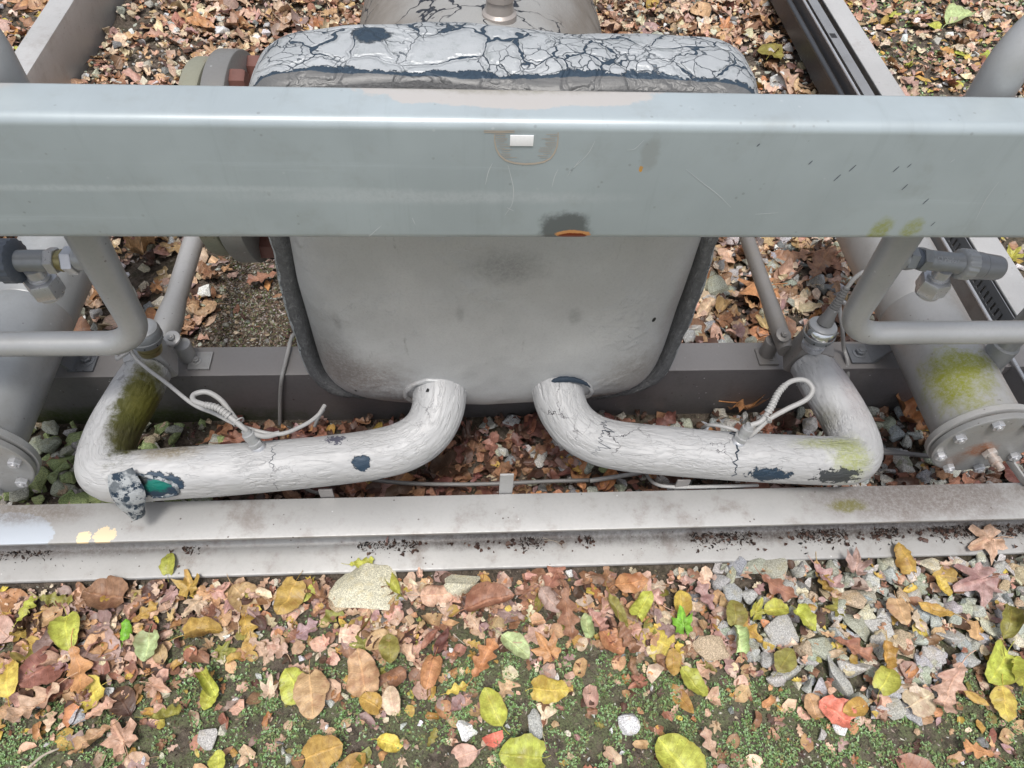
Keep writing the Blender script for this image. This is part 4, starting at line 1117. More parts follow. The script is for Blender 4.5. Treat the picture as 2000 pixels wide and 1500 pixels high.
#GROUND#
# ================================================================== GROUND AND LITTER
def gh(x, y):
    h = 0.008*noise.noise(Vector((x*3.1, y*3.1, 0.3)))+0.004*noise.noise(Vector((x*11, y*11, 4.3)))
    if y > 0.63 and -1.24 < x < 1.36: h += 0.010
    if y < 0.56: h -= 0.010+0.004*min(1.0, max(0.0, (0.56-y)/0.06))
    return h
def axis_pts(a, b, step, far, side):
    out = list(np.arange(a, b+1e-6, step)); s = step; lo = a; hi = b
    while lo > -far: s *= 1.35; lo -= s; out.insert(0, lo)
    s = step
    while hi < far: s *= 1.35; hi += s; out.append(hi)
    return out
gx = axis_pts(-2.0, 2.7, 0.016, 60, 0); gy = axis_pts(0.0, 3.4, 0.016, 60, 0)
V = [(x, y, gh(x, y) if (-2.5 < x < 3.2 and -0.5 < y < 4) else -0.01) for y in gy for x in gx]
nx = len(gx)
F = [(j*nx+i, j*nx+i+1, (j+1)*nx+i+1, (j+1)*nx+i) for j in range(len(gy)-1) for i in range(nx-1)]
t = NT('damp_soil', 0.85, 0, 0.3)
a = t.noise(60, 8, 0.75); b = t.noise(9, 5, 0.65); g = t.noise(200, 5, 0.7)
c = t.mix(t.ramp(a, 0.35, 0.68), (0.075, 0.060, 0.048), (0.24, 0.195, 0.155))
c = t.mix(t.math('MULTIPLY', t.ramp(b, 0.45, 0.65), 0.45), c, (0.06, 0.062, 0.026))
c = t.mix(t.math('MULTIPLY', t.ramp(g, 0.55, 0.7), 0.5), c, (0.18, 0.14, 0.105))
yy = t.ramp(t.sep(t.pos)[1], 0.50, 0.40)
c = t.mix(t.math('MULTIPLY', yy, t.math('MULTIPLY', t.ramp(t.noise(13, 5, 0.7, seed=8.0), 0.38, 0.55), t.ramp(t.noise(240, 4, 0.8), 0.35, 0.6))), c, (0.19, 0.22, 0.11))
t.bump(a, 1.0, 0.012); t.bump(g, 0.8, 0.004)
m_soil = t.done(c)
go = obj('ground', V, F, m_soil, None, sharp=None, solid=False); tag(go, 'damp dark soil under the leaves and stones', None, None, 'structure')

# ---------------- equipment occlusion test
bvh = BVHTree.FromPolygons(BV_V, BV_F)
def visible(p):
    d = Vector(p)-CP; L = d.length
    hit = bvh.ray_cast(CP, d.normalized(), L-0.006)
    return hit[0] is None
def inframe(p, m=0):
    x, y, w = proj(p); return w > 0 and -m < x < 2000+m and -m < y < 1500+m

# ---------------- base meshes (unit size)
def leaf_mesh(kind, seed, curl=0.0, nx_=5):
    R = random.Random(seed)
    if kind == 'maple':
        V, F, U = [(0, 0.0, 0)], [], [(0.5, 0.1)]
        n = 34; rings = 3
        ph = R.uniform(-.1, .1)
        for k in range(1, rings+1):
            for i in range(n):
                th = -pi/2+0.25+(2*pi-0.5)*i/(n-1)
                lobes = [pi/2, pi/2-0.95, pi/2+0.95, pi/2-1.9, pi/2+1.9]
                rr = 0.22
                for q, lb in enumerate(lobes):
                    d = abs((th-lb-ph+pi) % (2*pi)-pi); w = [0.60, 0.52, 0.52, 0.33, 0.33][q]
                    rr = max(rr, w*max(0, 1-(d/0.62))**0.7*(1+0.10*sin(th*17+q)))
                rr *= k/rings
                V.append((rr*cos(th), rr*sin(th), 0)); U.append((0.5+rr*cos(th), 0.3+rr*sin(th)))
        for i in range(n-1): F.append((0, 1+i, 2+i))
        for k in range(rings-1):
            for i in range(n-1): F.append((1+k*n+i, 1+(k+1)*n+i, 1+(k+1)*n+i+1, 1+k*n+i+1))
        V = [(x, y+0.12, z) for x, y, z in V]
    elif kind == 'scrap':
        n = R.choice((6, 7, 8)); V, F, U = [(0, 0, 0)], [], [(0.5, 0.5)]; rk = [R.uniform(0.45, 1.15) for _ in range(n)]; sx_ = R.uniform(0.5, 0.95)
        for k in (0.55, 1.0):
            for i in range(n):
                th = 2*pi*i/n; rr = k*0.5*rk[i]
                V.append((rr*cos(th), rr*sin(th)*sx_, 0)); U.append((0.5+rr*cos(th), 0.5+rr*sin(th)))
        for i in range(n): F.append((0, 1+i, 1+(i+1) % n))
        for i in range(n): F.append((1+i, 1+n+i, 1+n+(i+1) % n, 1+(i+1) % n))
    else:
        rows = {'oak': 22, 'ovate': 14, 'lance': 12, 'heart': 14}[kind] if nx_ > 3 else {'oak': 12, 'ovate': 6, 'lance': 6, 'heart': 6}[kind]
        V, F, U = [], [], []
        lob = R.uniform(2.5, 3.7); ph = R.uniform(0, 1.6); asy = (R.uniform(.82, 1.1), R.uniform(.82, 1.1))
        for i in range(rows+1):
            t_ = i/rows
            for j in range(nx_):
                u = -1+2*j/(nx_-1); sg = 1 if u > 0 else -1
                if kind == 'oak':
                    env = 0.30*(sin(pi*min(1, t_**0.75*0.97+0.03))**0.7)*(0.55+0.65*t_)
                    w = env*(0.86+0.36*sin(2*pi*lob*t_+ph+(0.5 if sg > 0 else 0)))
                    w = max(w, 0.035 if t_ < 0.97 else 0.015)
                    yy = t_+0.10*abs(u)*(w/0.3)*0.8
                elif kind == 'ovate':
                    w = 0.97*t_**0.6*(1-t_)**0.8*(1+0.04*(i % 2)+0.22*noise.noise(Vector((t_*4, seed*1.7, sg*3.1))))*asy[sg > 0] if 0 < t_ < 1 else 0.004
                    yy = t_+0.05*abs(u)*sin(pi*t_)
                elif kind == 'heart':
                    w = 0.93*(t_+0.02)**0.4*(1-t_)**0.62*(1+0.04*(i % 2)+0.24*noise.noise(Vector((t_*4, seed*1.7, sg*3.1))))*asy[sg > 0] if t_ < 1 else 0.004
                    yy = t_-0.09*abs(u)**2*(1-t_)
                else:
                    w = 0.20*sin(pi*t_**0.9)**0.75 if 0 < t_ < 1 else 0.004
                    yy = t_
                V.append((u*w, yy-0.5, 0)); U.append((u*0.5+0.5, t_))
        for i in range(rows):
            for j in range(nx_-1):
                a = i*nx_+j; F.append((a, a+1, a+nx_+1, a+nx_))
    # shape: curl round the midrib, arch along it, crumple
    fold = R.uniform(0.0, 0.35); cr = curl*R.uniform(0.7, 1.3); arch = R.uniform(-0.5, 0.7)*(0.35+abs(curl))
    cam_ = R.uniform(0.05, 0.11)*(1+1.3*abs(curl)); off = R.uniform(0, 50)
    asym = R.uniform(-0.3, 0.3); side = R.uniform(-0.25, 0.25)
    out = []
    for x, y, z in V:
        x += side*(y*y)*0.5
        k = cr*(1+asym*(1 if x > 0 else -1))*4.5
        if abs(k) > 0.05:
            th = x*k; x2 = sin(th)/k; z2 = (1-cos(th))/k
        else: x2, z2 = x, 0
        z2 += fold*abs(x2)
        ka = arch*2.2
        y2 = sin(y*ka)/ka if abs(ka) > 0.05 else y
        z2 += (1-cos(y*ka))/ka if abs(ka) > 0.05 else 0
        z2 += cam_*(noise.noise(Vector((x*5+off, y*5, 0)))+0.5*noise.noise(Vector((x*12+off, y*12, 7))))
        out.append((x2, y2, z2))
    V = out
    if kind != 'scrap' and nx_ > 3:
        # stalk, a thin triangular rod from the base
        b = V[nx_//2] if kind != 'maple' else V[0]
        L = R.uniform(0.22, 0.42); bend = R.uniform(-0.15, 0.15); lift = R.uniform(-0.03, 0.08)
        o = len(V)
        for q in range(4):
            s = q/3
            cx, cy, cz = b[0]+bend*s*s, b[1]-L*s+0.02, b[2]+lift*s+0.004
            for w in range(3):
                an = 2*pi*w/3; V.append((cx+0.011*cos(an), cy, cz+0.011*sin(an))); U.append((0.5, 0.0))
        for q in range(3):
            for w in range(3):
                F.append((o+q*3+w, o+q*3+(w+1) % 3, o+(q+1)*3+(w+1) % 3, o+(q+1)*3+w))
    zmin = min(v[2] for v in V)
    V = [(x, y, z-zmin*0.8) for x, y, z in V]
    return np.array(V, dtype=np.float32), F, np.array(U, dtype=np.float32)

import bmesh
def stone_mesh(seed, hi):
    """angular broken stone: hull of a few points with slightly worn edges"""
    R = random.Random(seed)
    bm = bmesh.new(); n = R.randint(9, 13)
    sx, sy, sz = 1.0, R.uniform(0.65, 0.95), R.uniform(0.45, 0.75)
    for k in range(n):
        v = Vector((R.gauss(0, 1), R.gauss(0, 1), R.gauss(0, 1))).normalized()*R.uniform(0.82, 1.0)
        bm.verts.new((v.x*sx, v.y*sy, v.z*sz))
    bmesh.ops.convex_hull(bm, input=bm.verts[:])
    bmesh.ops.delete(bm, geom=[v for v in bm.verts if not v.link_faces], context='VERTS')
    bmesh.ops.dissolve_limit(bm, angle_limit=radians(20), verts=bm.verts[:], edges=bm.edges[:])
    if hi:
        bmesh.ops.bevel(bm, geom=bm.edges[:], offset=0.09, segments=1, profile=0.5, affect='EDGES', clamp_overlap=True)
        bmesh.ops.triangulate(bm, faces=bm.faces[:])
        bmesh.ops.subdivide_edges(bm, edges=bm.edges[:], cuts=1, use_grid_fill=True)
        for v in bm.verts: v.co += v.co.normalized()*vnoise((v.co.x, v.co.y, v.co.z+seed), 3.0, 0.09)
    bm.verts.ensure_lookup_table(); bm.verts.index_update()
    P = np.array([v.co[:] for v in bm.verts]); F = [tuple(v.index for v in f.verts) for f in bm.faces]; bm.free()
    P -= (P.max(0)+P.min(0))/2
    P *= 0.5/np.abs(P[:, 0]).max()
    return P.astype(np.float32), F, np.zeros((len(P), 2), np.float32)

LK = {}
for kind, cnt in (('oak', 12), ('ovate', 12), ('lance', 6), ('heart', 10), ('maple', 7), ('scrap', 12)):
    for cl, cv in (('flat', 0.30), ('curled', 0.85)):
        LK[kind, cl] = [leaf_mesh(kind, 100+i*7+hash_, cv*(1 if i % 3 else -0.7)) for i in range(cnt) for hash_ in (len(kind),)]
ST_HI = [stone_mesh(i, True) for i in range(14)]
ST_LO = [stone_mesh(i+50, False) for i in range(14)]
LO_OF = {}
for (kind, form), L_ in list(LK.items()):
    cv = 0.30 if form == 'flat' else 0.85
    for i, b_ in enumerate(L_): LO_OF[id(b_[0])] = b_ if kind in ('scrap', 'maple') else leaf_mesh(kind, 100+i*7+len(kind), cv*(1 if i % 3 else -0.7), 3)

class Mat34:
    pass
def rotmat(yaw, tx, ty):
    cz, sz = cos(yaw), sin(yaw)
    Rz = np.array([[cz, -sz, 0], [sz, cz, 0], [0, 0, 1]])
    Rx = np.array([[1, 0, 0], [0, cos(tx), -sin(tx)], [0, sin(tx), cos(tx)]])
    Ry = np.array([[cos(ty), 0, sin(ty)], [0, 1, 0], [-sin(ty), 0, cos(ty)]])
    return Rz @ Rx @ Ry

def join_scatter(name, items, mat, smooth=False):
    """items: (base, loc, R3x3, scale3, tint) -> one joined mesh with a tint attribute"""
    Vs, Us, Ts, loops, starts, tot = [], [], [], [], [], []
    vo = 0; lo = 0
    cache = {}
    for base, loc, R, sc, tint in items:
        P, F, U = base
        key = id(P)
        if key not in cache:
            l = np.array([i for f in F for i in f], dtype=np.int64); n = np.array([len(f) for f in F], dtype=np.int64)
            cache[key] = (l, n)
        l, n = cache[key]
        Vs.append((P*np.asarray(sc, np.float32)) @ R.T.astype(np.float32)+np.asarray(loc, np.float32))
        Us.append(U); Ts.append(np.tile(np.array([*tint, 1.0], np.float32), (len(P), 1)))
        loops.append(l+vo); tot.append(n); vo += len(P)
    V = np.concatenate(Vs); L = np.concatenate(loops); N = np.concatenate(tot); U = np.concatenate(Us); T = np.concatenate(Ts)
    S = np.concatenate([[0], np.cumsum(N)[:-1]])
    me = bpy.data.meshes.new(name)
    me.vertices.add(len(V)); me.vertices.foreach_set('co', V.astype(np.float32).ravel())
    me.loops.add(len(L)); me.loops.foreach_set('vertex_index', L.astype(np.int32))
    me.polygons.add(len(N)); me.polygons.foreach_set('loop_start', S.astype(np.int32)); me.polygons.foreach_set('loop_total', N.astype(np.int32))
    ul = me.uv_layers.new(name='UVMap'); ul.data.foreach_set('uv', U[L].astype(np.float32).ravel())
    at = me.color_attributes.new('tint', 'FLOAT_COLOR', 'POINT'); at.data.foreach_set('color', T.ravel())
    me.polygons.foreach_set('use_smooth', [smooth]*len(N))
    me.materials.append(mat); me.update(calc_edges=True); me.validate()
    o = bpy.data.objects.new(name, me); COL.objects.link(o)
    return o

# ---------------- litter materials: colour per piece comes from the object or from the tint attribute
def tint_src(t, single):
    if single: return t.n('ShaderNodeObjectInfo').outputs['Color']
    n = t.n('ShaderNodeAttribute'); n.attribute_name = 'tint'; return n.outputs['Color']
def leaf_mat(name, single):
    t = NT(name, 0.48, 0, 0.5)
    c0 = tint_src(t, single)
    u = t.sep(t.uv()); au = t.math('ABSOLUTE', t.math('SUBTRACT', t.math('MULTIPLY', u[0], 2), 1))
    vein = t.math('ABSOLUTE', t.math('SINE', t.math('MULTIPLY', t.math('SUBTRACT', u[1], t.math('MULTIPLY', au, 0.16)), 22)))
    vm = t.math('MAXIMUM', t.ramp(vein, 0.20, 0.04), t.ramp(au, 0.10, 0.03))
    blot = t.noise(70, 5, 0.7); b2 = t.noise(24, 3, 0.6)
    c = t.mix(t.ramp(blot, 0.35, 0.7), t.mix(1.0, c0, (0.72, 0.66, 0.60), 'MULTIPLY'), t.mix(1.0, c0, (1.22, 1.2, 1.16), 'MULTIPLY'))
    c = t.mix(t.math('MULTIPLY', t.ramp(b2, 0.52, 0.68), 0.6), c, t.mix(1.0, c0, (0.62, 0.45, 0.45), 'MULTIPLY'))
    c = t.mix(t.math('MULTIPLY', t.ramp(t.noise(160, 3, 0.6), 0.66, 0.72), 0.6), c, (0.07, 0.035, 0.02))
    c = t.mix(t.math('MULTIPLY', vm, 0.42), c, t.mix(1.0, c, (1.65, 1.55, 1.4), 'MULTIPLY'))
    edge = t.math('MULTIPLY', t.ramp(t.math('ADD', au, t.math('MULTIPLY', t.math('SUBTRACT', blot, 0.5), 0.8)), 0.85, 1.1), 0.5)
    c = t.mix(edge, c, (0.22, 0.12, 0.06))
    t.bump(vm, 0.5, 0.0012); t.bump(t.noise(260, 3, 0.6), 0.35, 0.0008); t.bump(blot, 0.4, 0.002)
    return t.done(c, t.ramp(blot, 0.3, 0.7, 0.36, 0.62))
def stone_mat(name, single):
    t = NT(name, 0.72, 0, 0.4)
    c0 = tint_src(t, single)
    s = t.noise(420, 3, 0.7); b = t.noise(60, 4, 0.6)
    c = t.mix(t.ramp(s, 0.36, 0.66), t.mix(1.0, c0, (0.62, 0.62, 0.62), 'MULTIPLY'), t.mix(1.0, c0, (1.28, 1.28, 1.28), 'MULTIPLY'))
    c = t.mix(t.math('MULTIPLY', t.ramp(b, 0.52, 0.7), 0.45), c, t.mix(1.0, c0, (0.9, 0.8, 0.55), 'MULTIPLY'))
    c = t.mix(t.math('MULTIPLY', t.ramp(t.voro(330), 0.25, 0.12), 0.25), c, (0.06, 0.06, 0.06))
    t.bump(b, 0.9, 0.004); t.bump(s, 0.6, 0.0012)
    return t.done(c)
m_leaf1, m_leafN = leaf_mat('single_leaf', True), leaf_mat('litter_leaf', False)
m_st1, m_stN = stone_mat('single_stone', True), stone_mat('gravel_stone', False)

PAL = {'brown': (0.21, 0.115, 0.066), 'reddish brown': (0.25, 0.12, 0.08), 'pinkish tan': (0.43, 0.295, 0.225), 'tan': (0.40, 0.27, 0.15), 'dark brown': (0.085, 0.045, 0.032),
       'ochre': (0.45, 0.30, 0.085), 'yellow': (0.56, 0.45, 0.10), 'yellow-green': (0.43, 0.47, 0.09), 'olive': (0.25, 0.24, 0.06), 'bright green': (0.20, 0.46, 0.05),
       'pale green': (0.45, 0.58, 0.30), 'orange-brown': (0.37, 0.19, 0.085), 'pale beige': (0.50, 0.42, 0.32), 'coral pink': (0.78, 0.26, 0.19), 'maroon': (0.15, 0.065, 0.055), 'purplish': (0.29, 0.20, 0.185)}
for k_ in ('brown', 'reddish brown', 'pinkish tan', 'tan', 'pale beige', 'purplish', 'orange-brown'): PAL[k_] = tuple(min(0.70, v*1.26+0.015) for v in PAL[k_])
SPAL = {'grey': (0.385, 0.38, 0.36), 'blue-grey': (0.33, 0.34, 0.35), 'cream': (0.50, 0.465, 0.37), 'greenish grey': (0.32, 0.33, 0.27), 'dark grey': (0.17, 0.175, 0.17), 'white': (0.68, 0.66, 0.62), 'mossy green': (0.25, 0.30, 0.14), 'tan': (0.40, 0.32, 0.22)}
for k_ in SPAL: SPAL[k_] = tuple(min(0.74, v*1.22) for v in SPAL[k_])
def jit(c, a=0.14, R=random):
    k = 1+R.uniform(-a, a); return tuple(min(1, max(0.005, v*k*(1+R.uniform(-a, a)*0.4))) for v in c)

# ---------------- landmarks for labels
LM = []   # (x_px, y_px, phrase, zone)
def relphrase(p):
    x, y, w = proj(p)
    if y < 200: cands = [l for l in LM if l[3] == 'behind']
    elif y < 640 and p.y > 0.97: cands = [l for l in LM if l[3] == 'under']
    elif p.y > 0.6: cands = [l for l in LM if l[3] == 'middle']
    else: cands = [l for l in LM if l[3] == 'front']
    if not cands: cands = LM
    l = min(cands, key=lambda l: hypot2(l[0]-x, l[1]-y))
    dx, dy = x-l[0], y-l[1]; an = math.degrees(atan2(-dy, dx)) % 360
    names = ['right of', 'above and right of', 'above', 'above and left of', 'left of', 'below and left of', 'below', 'below and right of']
    d = sqrt(dx*dx+dy*dy)
    return ('just ' if d < 75 else '')+names[int((an+22.5)//45) % 8]+' '+l[2], l[3]
def hypot2(a, b): return a*a+b*b

MESHCACHE = {}
def single(name, base, loc, R, sc, tint, mat, label, cat, group=None):
    P, F, U = base; key = (id(P), name)
    if key not in MESHCACHE:
        MESHCACHE[key] = newmesh(name, P.tolist(), F, mat, True, U, 24 if 'stone' in name else None)
    o = bpy.data.objects.new(name, MESHCACHE[key]); COL.objects.link(o)
    M = Matrix([[R[i][j]*sc[j] for j in range(3)] for i in range(3)]).to_4x4(); M.translation = Vector(loc)
    o.matrix_world = M
    o.color = (*tint, 1.0)
    tag(o, label, cat, group)
    return o

def poly(pts): return [atz(x, y, 0) for x, y in pts]
G1 = poly([(1275, 1080), (1330, 1150), (1400, 1195), (1420, 1250), (1470, 1290), (1520, 1340), (1590, 1350), (1660, 1395), (1740, 1410), (1800, 1380), (1870, 1330), (1920, 1290), (2060, 1280), (2100, 1060)])
def inside(x, y, P):
    c = False; n = len(P)
    for i in range(n):
        a, b = P[i], P[(i+1) % n]
        if (a.y > y) != (b.y > y) and x < (b.x-a.x)*(y-a.y)/(b.y-a.y)+a.x: c = not c
    return c
# ---------------- hand placed leaves: x, y, length px, tip direction (deg), kind, form, colour, label, height
HL = [
 (331, 1100, 46, 80, 'heart', 'flat', 'yellow-green', 'round yellow-green leaf lying alone on the lower flange of the front channel', 'f'),
 (708, 1100, 56, 10, 'oak', 'flat', 'yellow-green', 'torn yellow-green leaf on the edge of the flange above the big pale stone', 'f'),
 (766, 1137, 66, 118, 'lance', 'curled', 'yellow-green', 'narrow yellow-green leaf leaning on the flange right of the big pale stone', 0),
 (55, 1190, 75, 60, 'oak', 'curled', 'yellow-green', 'curled yellow-green leaf near the left edge below the channel', 0),
 (98, 1207, 70, 215, 'ovate', 'flat', 'tan', 'tan oval leaf touching the round yellow-green veined leaf at the left', 0),
 (133, 1238, 78, 275, 'heart', 'flat', 'yellow-green', 'big round yellow-green leaf with pale veins at the left', 1),
 (158, 1312, 108, 280, 'oak', 'flat', 'orange-brown', 'orange-brown oak leaf pointing down, below the veined round leaf', 1),
 (203, 1165, 92, 170, 'heart', 'flat', 'brown', 'large brown round leaf under the left end of the channel', 0),
 (18, 1325, 90, 90, 'ovate', 'flat', 'yellow', 'dull yellow leaf cut off by the left edge', 0),
 (290, 1266, 64, 260, 'heart', 'flat', 'pale green', 'pale green heart-shaped leaf in the left foreground', 1),
 (398, 1236, 88, 10, 'heart', 'curled', 'ochre', 'ochre triangular leaf right of the pale green heart-shaped leaf', 1),
 (285, 1198, 70, 35, 'oak', 'flat', 'ochre', 'yellow-brown oak leaf above the pale green heart-shaped leaf', 0),
 (248, 1232, 48, 80, 'ovate', 'curled', 'bright green', 'small dark green leaf half hidden left of the pale green one', 0),
 (410, 1335, 62, 300, 'heart', 'curled', 'yellow-green', 'folded yellow-green leaf with long stalk on the moss', 1),
 (408, 1368, 50, 250, 'heart', 'flat', 'yellow-green', 'pale round leaf under the folded yellow-green one', 0),
 (371, 1162, 66, 90, 'maple', 'flat', 'ochre', 'ochre maple leaf in the brown litter under the channel', 0),
 (563, 1172, 84, 240, 'heart', 'flat', 'ochre', 'greenish ochre leaf with upright stalk below the channel', 1),
 (598, 1158, 50, 240, 'heart', 'flat', 'yellow-green', 'yellow-green leaf behind the greenish ochre one', 0),
 (72, 1378, 140, 215, 'oak', 'flat', 'pinkish tan', 'very large pinkish oak leaf at the left edge', 0),
 (196, 1385, 80, 30, 'oak', 'flat', 'pinkish tan', 'pinkish leaf pointing right beside the grey stone at left', 0),
 (610, 1362, 100, 275, 'heart', 'flat', 'tan', 'broad tan leaf with brown veins in the left foreground', 1),
 (575, 1335, 70, 120, 'heart', 'flat', 'yellow-green', 'yellow-green leaf half covered by the broad tan leaf', 0),
 (634, 1468, 88, 20, 'heart', 'flat', 'ochre', 'folded ochre leaf at the bottom left of the middle', 1),
 (427, 1484, 44, 90, 'heart', 'flat', 'yellow-green', 'small round pale yellow leaf at the bottom edge', 1),
 (524, 1362, 62, 75, 'maple', 'flat', 'pale beige', 'cream lobed leaf left of the broad tan leaf', 1),
 (178, 1448, 108, 215, 'oak', 'curled', 'tan', 'tan curled leaf in the bottom left corner', 1),
 (250, 1462, 90, 120, 'maple', 'flat', 'pinkish tan', 'pinkish maple-like leaf on the bottom edge at left', 0),
 (330, 1398, 80, 15, 'oak', 'curled', 'olive', 'olive brown curled leaf with dark centre at left', 1),
 (295, 1335, 62, 330, 'maple', 'curled', 'pinkish tan', 'pinkish curled leaf on the moss left of the folded green leaf', 1),
 (708, 1312, 96, 100, 'heart', 'flat', 'tan', 'broad greenish tan leaf split along its midrib', 1),
 (762, 1268, 66, 275, 'ovate', 'flat', 'olive', 'olive heart-shaped leaf with upright stalk', 1),
 (738, 1255, 62, 200, 'heart', 'flat', 'tan', 'grey tan leaf left of the olive heart-shaped leaf', 0),
 (765, 1365, 60, 100, 'heart', 'flat', 'pale beige', 'pale yellowish leaf right of the split leaf', 1),
 (722, 1372, 52, 150, 'heart', 'flat', 'ochre', 'ochre half of a pair of leaves below the split leaf', 0),
 (1008, 1262, 80, 320, 'ovate', 'flat', 'pale green', 'pale bright green oval leaf with clear veins in the centre foreground', 1),
 (1077, 1349, 78, 355, 'heart', 'flat', 'yellow', 'yellow oval leaf pointing right in the centre foreground', 1),
 (962, 1382, 92, 115, 'ovate', 'flat', 'yellow-green', 'yellow-green leaf folded along its rib with stalk to the lower right', 1),
 (893, 1347, 52, 20, 'oak', 'flat', 'yellow', 'small yellow oak leaf in the centre foreground', 1),
 (843, 1318, 74, 255, 'heart', 'curled', 'orange-brown', 'ochre triangular leaf with flat top edge', 1),
 (862, 1256, 72, 65, 'lance', 'curled', 'maroon', 'dark maroon ribbed leaf beside a brown one', 1),
 (838, 1248, 60, 50, 'lance', 'curled', 'reddish brown', 'reddish brown ribbed leaf left of the maroon one', 1),
 (1335, 1236, 74, 100, 'maple', 'curled', 'bright green', 'bright green lobed leaf, the greenest of all', 1),
 (1255, 1186, 62, 60, 'heart', 'curled', 'yellow-green', 'bright yellow-green round leaf above the greenest leaf', 1),
 (1147, 1226, 62, 100, 'ovate', 'curled', 'pale green', 'mid green oval leaf left of the greenest leaf', 1),
 (1208, 1195, 84, 300, 'lance', 'curled', 'olive', 'curled olive leaf with long stalk left of the yellow-green round leaf', 1),
 (955, 1175, 112, 15, 'ovate', 'curled', 'reddish brown', 'long reddish brown leaf below the cream stone', 1),
 (1108, 1200, 110, 280, 'oak', 'flat', 'brown', 'large wet brown leaf in the centre of the litter', 1),
 (1080, 1130, 80, 60, 'oak', 'flat', 'reddish brown', 'pale reddish oak leaf touching the channel edge', 0),
 (945, 1288, 96, 60, 'oak', 'flat', 'orange-brown', 'orange-brown oak leaf left of the pale bright green leaf', 0),
 (1080, 1285, 84, 120, 'maple', 'flat', 'orange-brown', 'brown lobed leaf right of the pale bright green leaf', 0),
 (1015, 1478, 94, 175, 'heart', 'flat', 'yellow-green', 'large yellow-green leaf with brown tip on the bottom edge', 1),
 (1318, 1482, 118, 130, 'heart', 'flat', 'yellow-green', 'largest yellow-green leaf on the bottom edge right of centre', 1),
 (1760, 1092, 70, 120, 'heart', 'curled', 'ochre', 'golden leaf standing on the flange edge at the right', 'f'),
 (1945, 1050, 92, 200, 'maple', 'flat', 'pinkish tan', 'tan spiky oak leaf lying on the flange at the right end', 'f'),
 (1434, 1196, 56, 95, 'heart', 'flat', 'olive', 'olive leaf on the stones below the channel', 1),
 (1470, 1205, 54, 60, 'maple', 'curled', 'yellow-green', 'yellow-green lobed leaf beside the olive one', 0),
 (1442, 1247, 62, 95, 'heart', 'curled', 'pale green', 'pale green cupped leaf right of the greenest leaf', 1),
 (1515, 1190, 58, 10, 'ovate', 'flat', 'yellow-green', 'green oval leaf pointing right on the stones', 1),
 (1573, 1213, 64, 310, 'heart', 'curled', 'yellow-green', 'bright yellow-green leaf with brown blotches on the stones', 1),
 (1353, 1335, 86, 310, 'ovate', 'flat', 'yellow-green', 'yellow-green leaf on moss below the pale green cupped leaf', 1),
 (1315, 1295, 62, 270, 'ovate', 'flat', 'ochre', 'ochre oval leaf below the greenest leaf', 1),
 (1533, 1290, 60, 55, 'ovate', 'flat', 'olive', 'olive yellow leaf standing on edge among the stones', 1),
 (1668, 1268, 100, 330, 'oak', 'flat', 'reddish brown', 'reddish brown oak leaf in the middle of the grey stones', 1),
 (1728, 1282, 66, 280, 'ovate', 'curled', 'ochre', 'ochre leaf touching the tip of the reddish brown oak leaf', 1),
 (1757, 1198, 62, 290, 'heart', 'flat', 'tan', 'tan leaf with small holes on the stones', 1),
 (1822, 1193, 84, 160, 'lance', 'curled', 'ochre', 'long tan leaf with straight stalk on the stones', 1),
 (1730, 1326, 60, 60, 'heart', 'flat', 'yellow-green', 'yellow-green veined leaf with small holes above the coral pink leaf', 1),
 (1628, 1391, 80, 145, 'heart', 'flat', 'coral pink', 'coral pink oval leaf in the right foreground', 1),
 (1586, 1378, 56, 110, 'heart', 'flat', 'tan', 'tan leaf left of the coral pink one', 0),
 (1670, 1384, 56, 200, 'ovate', 'flat', 'ochre', 'yellow ochre leaf right of the coral pink one', 0),
 (1845, 1350, 120, 250, 'oak', 'curled', 'pinkish tan', 'large wet pinkish brown oak leaf at the lower right', 1),
 (1950, 1305, 78, 240, 'heart', 'flat', 'yellow-green', 'yellow-green leaf with brown blotches near the right edge', 1),
 (1990, 1312, 66, 90, 'heart', 'flat', 'yellow-green', 'yellow-green leaf cut off by the right edge', 1),
 (1960, 1375, 80, 280, 'ovate', 'flat', 'yellow', 'yellow leaf with stalk down near the right edge', 1),
 (1905, 1365, 66, 330, 'lance', 'curled', 'ochre', 'thin ochre leaf left of the yellow leaf near the right edge', 1),
 (1385, 1452, 74, 110, 'oak', 'flat', 'pinkish tan', 'pinkish oak leaf on moss right of the largest yellow-green leaf', 1),
 (1838, 1146, 56, 310, 'ovate', 'flat', 'yellow', 'small yellow leaf below the golden leaf on the flange', 0),
 (1905, 1465, 76, 160, 'oak', 'flat', 'orange-brown', 'orange leaf with dark patches on the bottom edge at right', 1),
 (1966, 1215, 80, 80, 'ovate', 'curled', 'olive', 'olive and orange leaf near the right edge of the stones', 1),
 (1668, 1122, 66, 80, 'maple', 'flat', 'purplish', 'purplish maple leaf on the stones under the channel', 1),
 (1518, 1148, 92, 330, 'oak', 'flat', 'reddish brown', 'reddish brown oak leaf on stones under the channel', 1),
 (1378, 1165, 74, 120, 'oak', 'flat', 'purplish', 'pale pinkish leaf left of the olive leaf on the stones', 1),
 (1330, 1180, 60, 95, 'ovate', 'flat', 'yellow', 'pale yellow oval leaf at the left border of the stones', 1),
 (1232, 1140, 74, 10, 'ovate', 'flat', 'orange-brown', 'orange-brown oval leaf near the channel, centre right', 1),
 (1928, 1130, 100, 200, 'maple', 'flat', 'purplish', 'big purplish brown lobed leaf below the spiky leaf on the flange', 0),
 (1225, 1250, 80, 300, 'oak', 'curled', 'brown', 'crumpled brown leaf left of the greenest leaf', 1),
 (1240, 1320, 60, 290, 'lance', 'curled', 'brown', 'narrow brown leaf standing on the moss below centre', 1),
 (1258, 1330, 50, 200, 'maple', 'curled', 'reddish brown', 'rust red leaf beside the narrow brown one', 1),
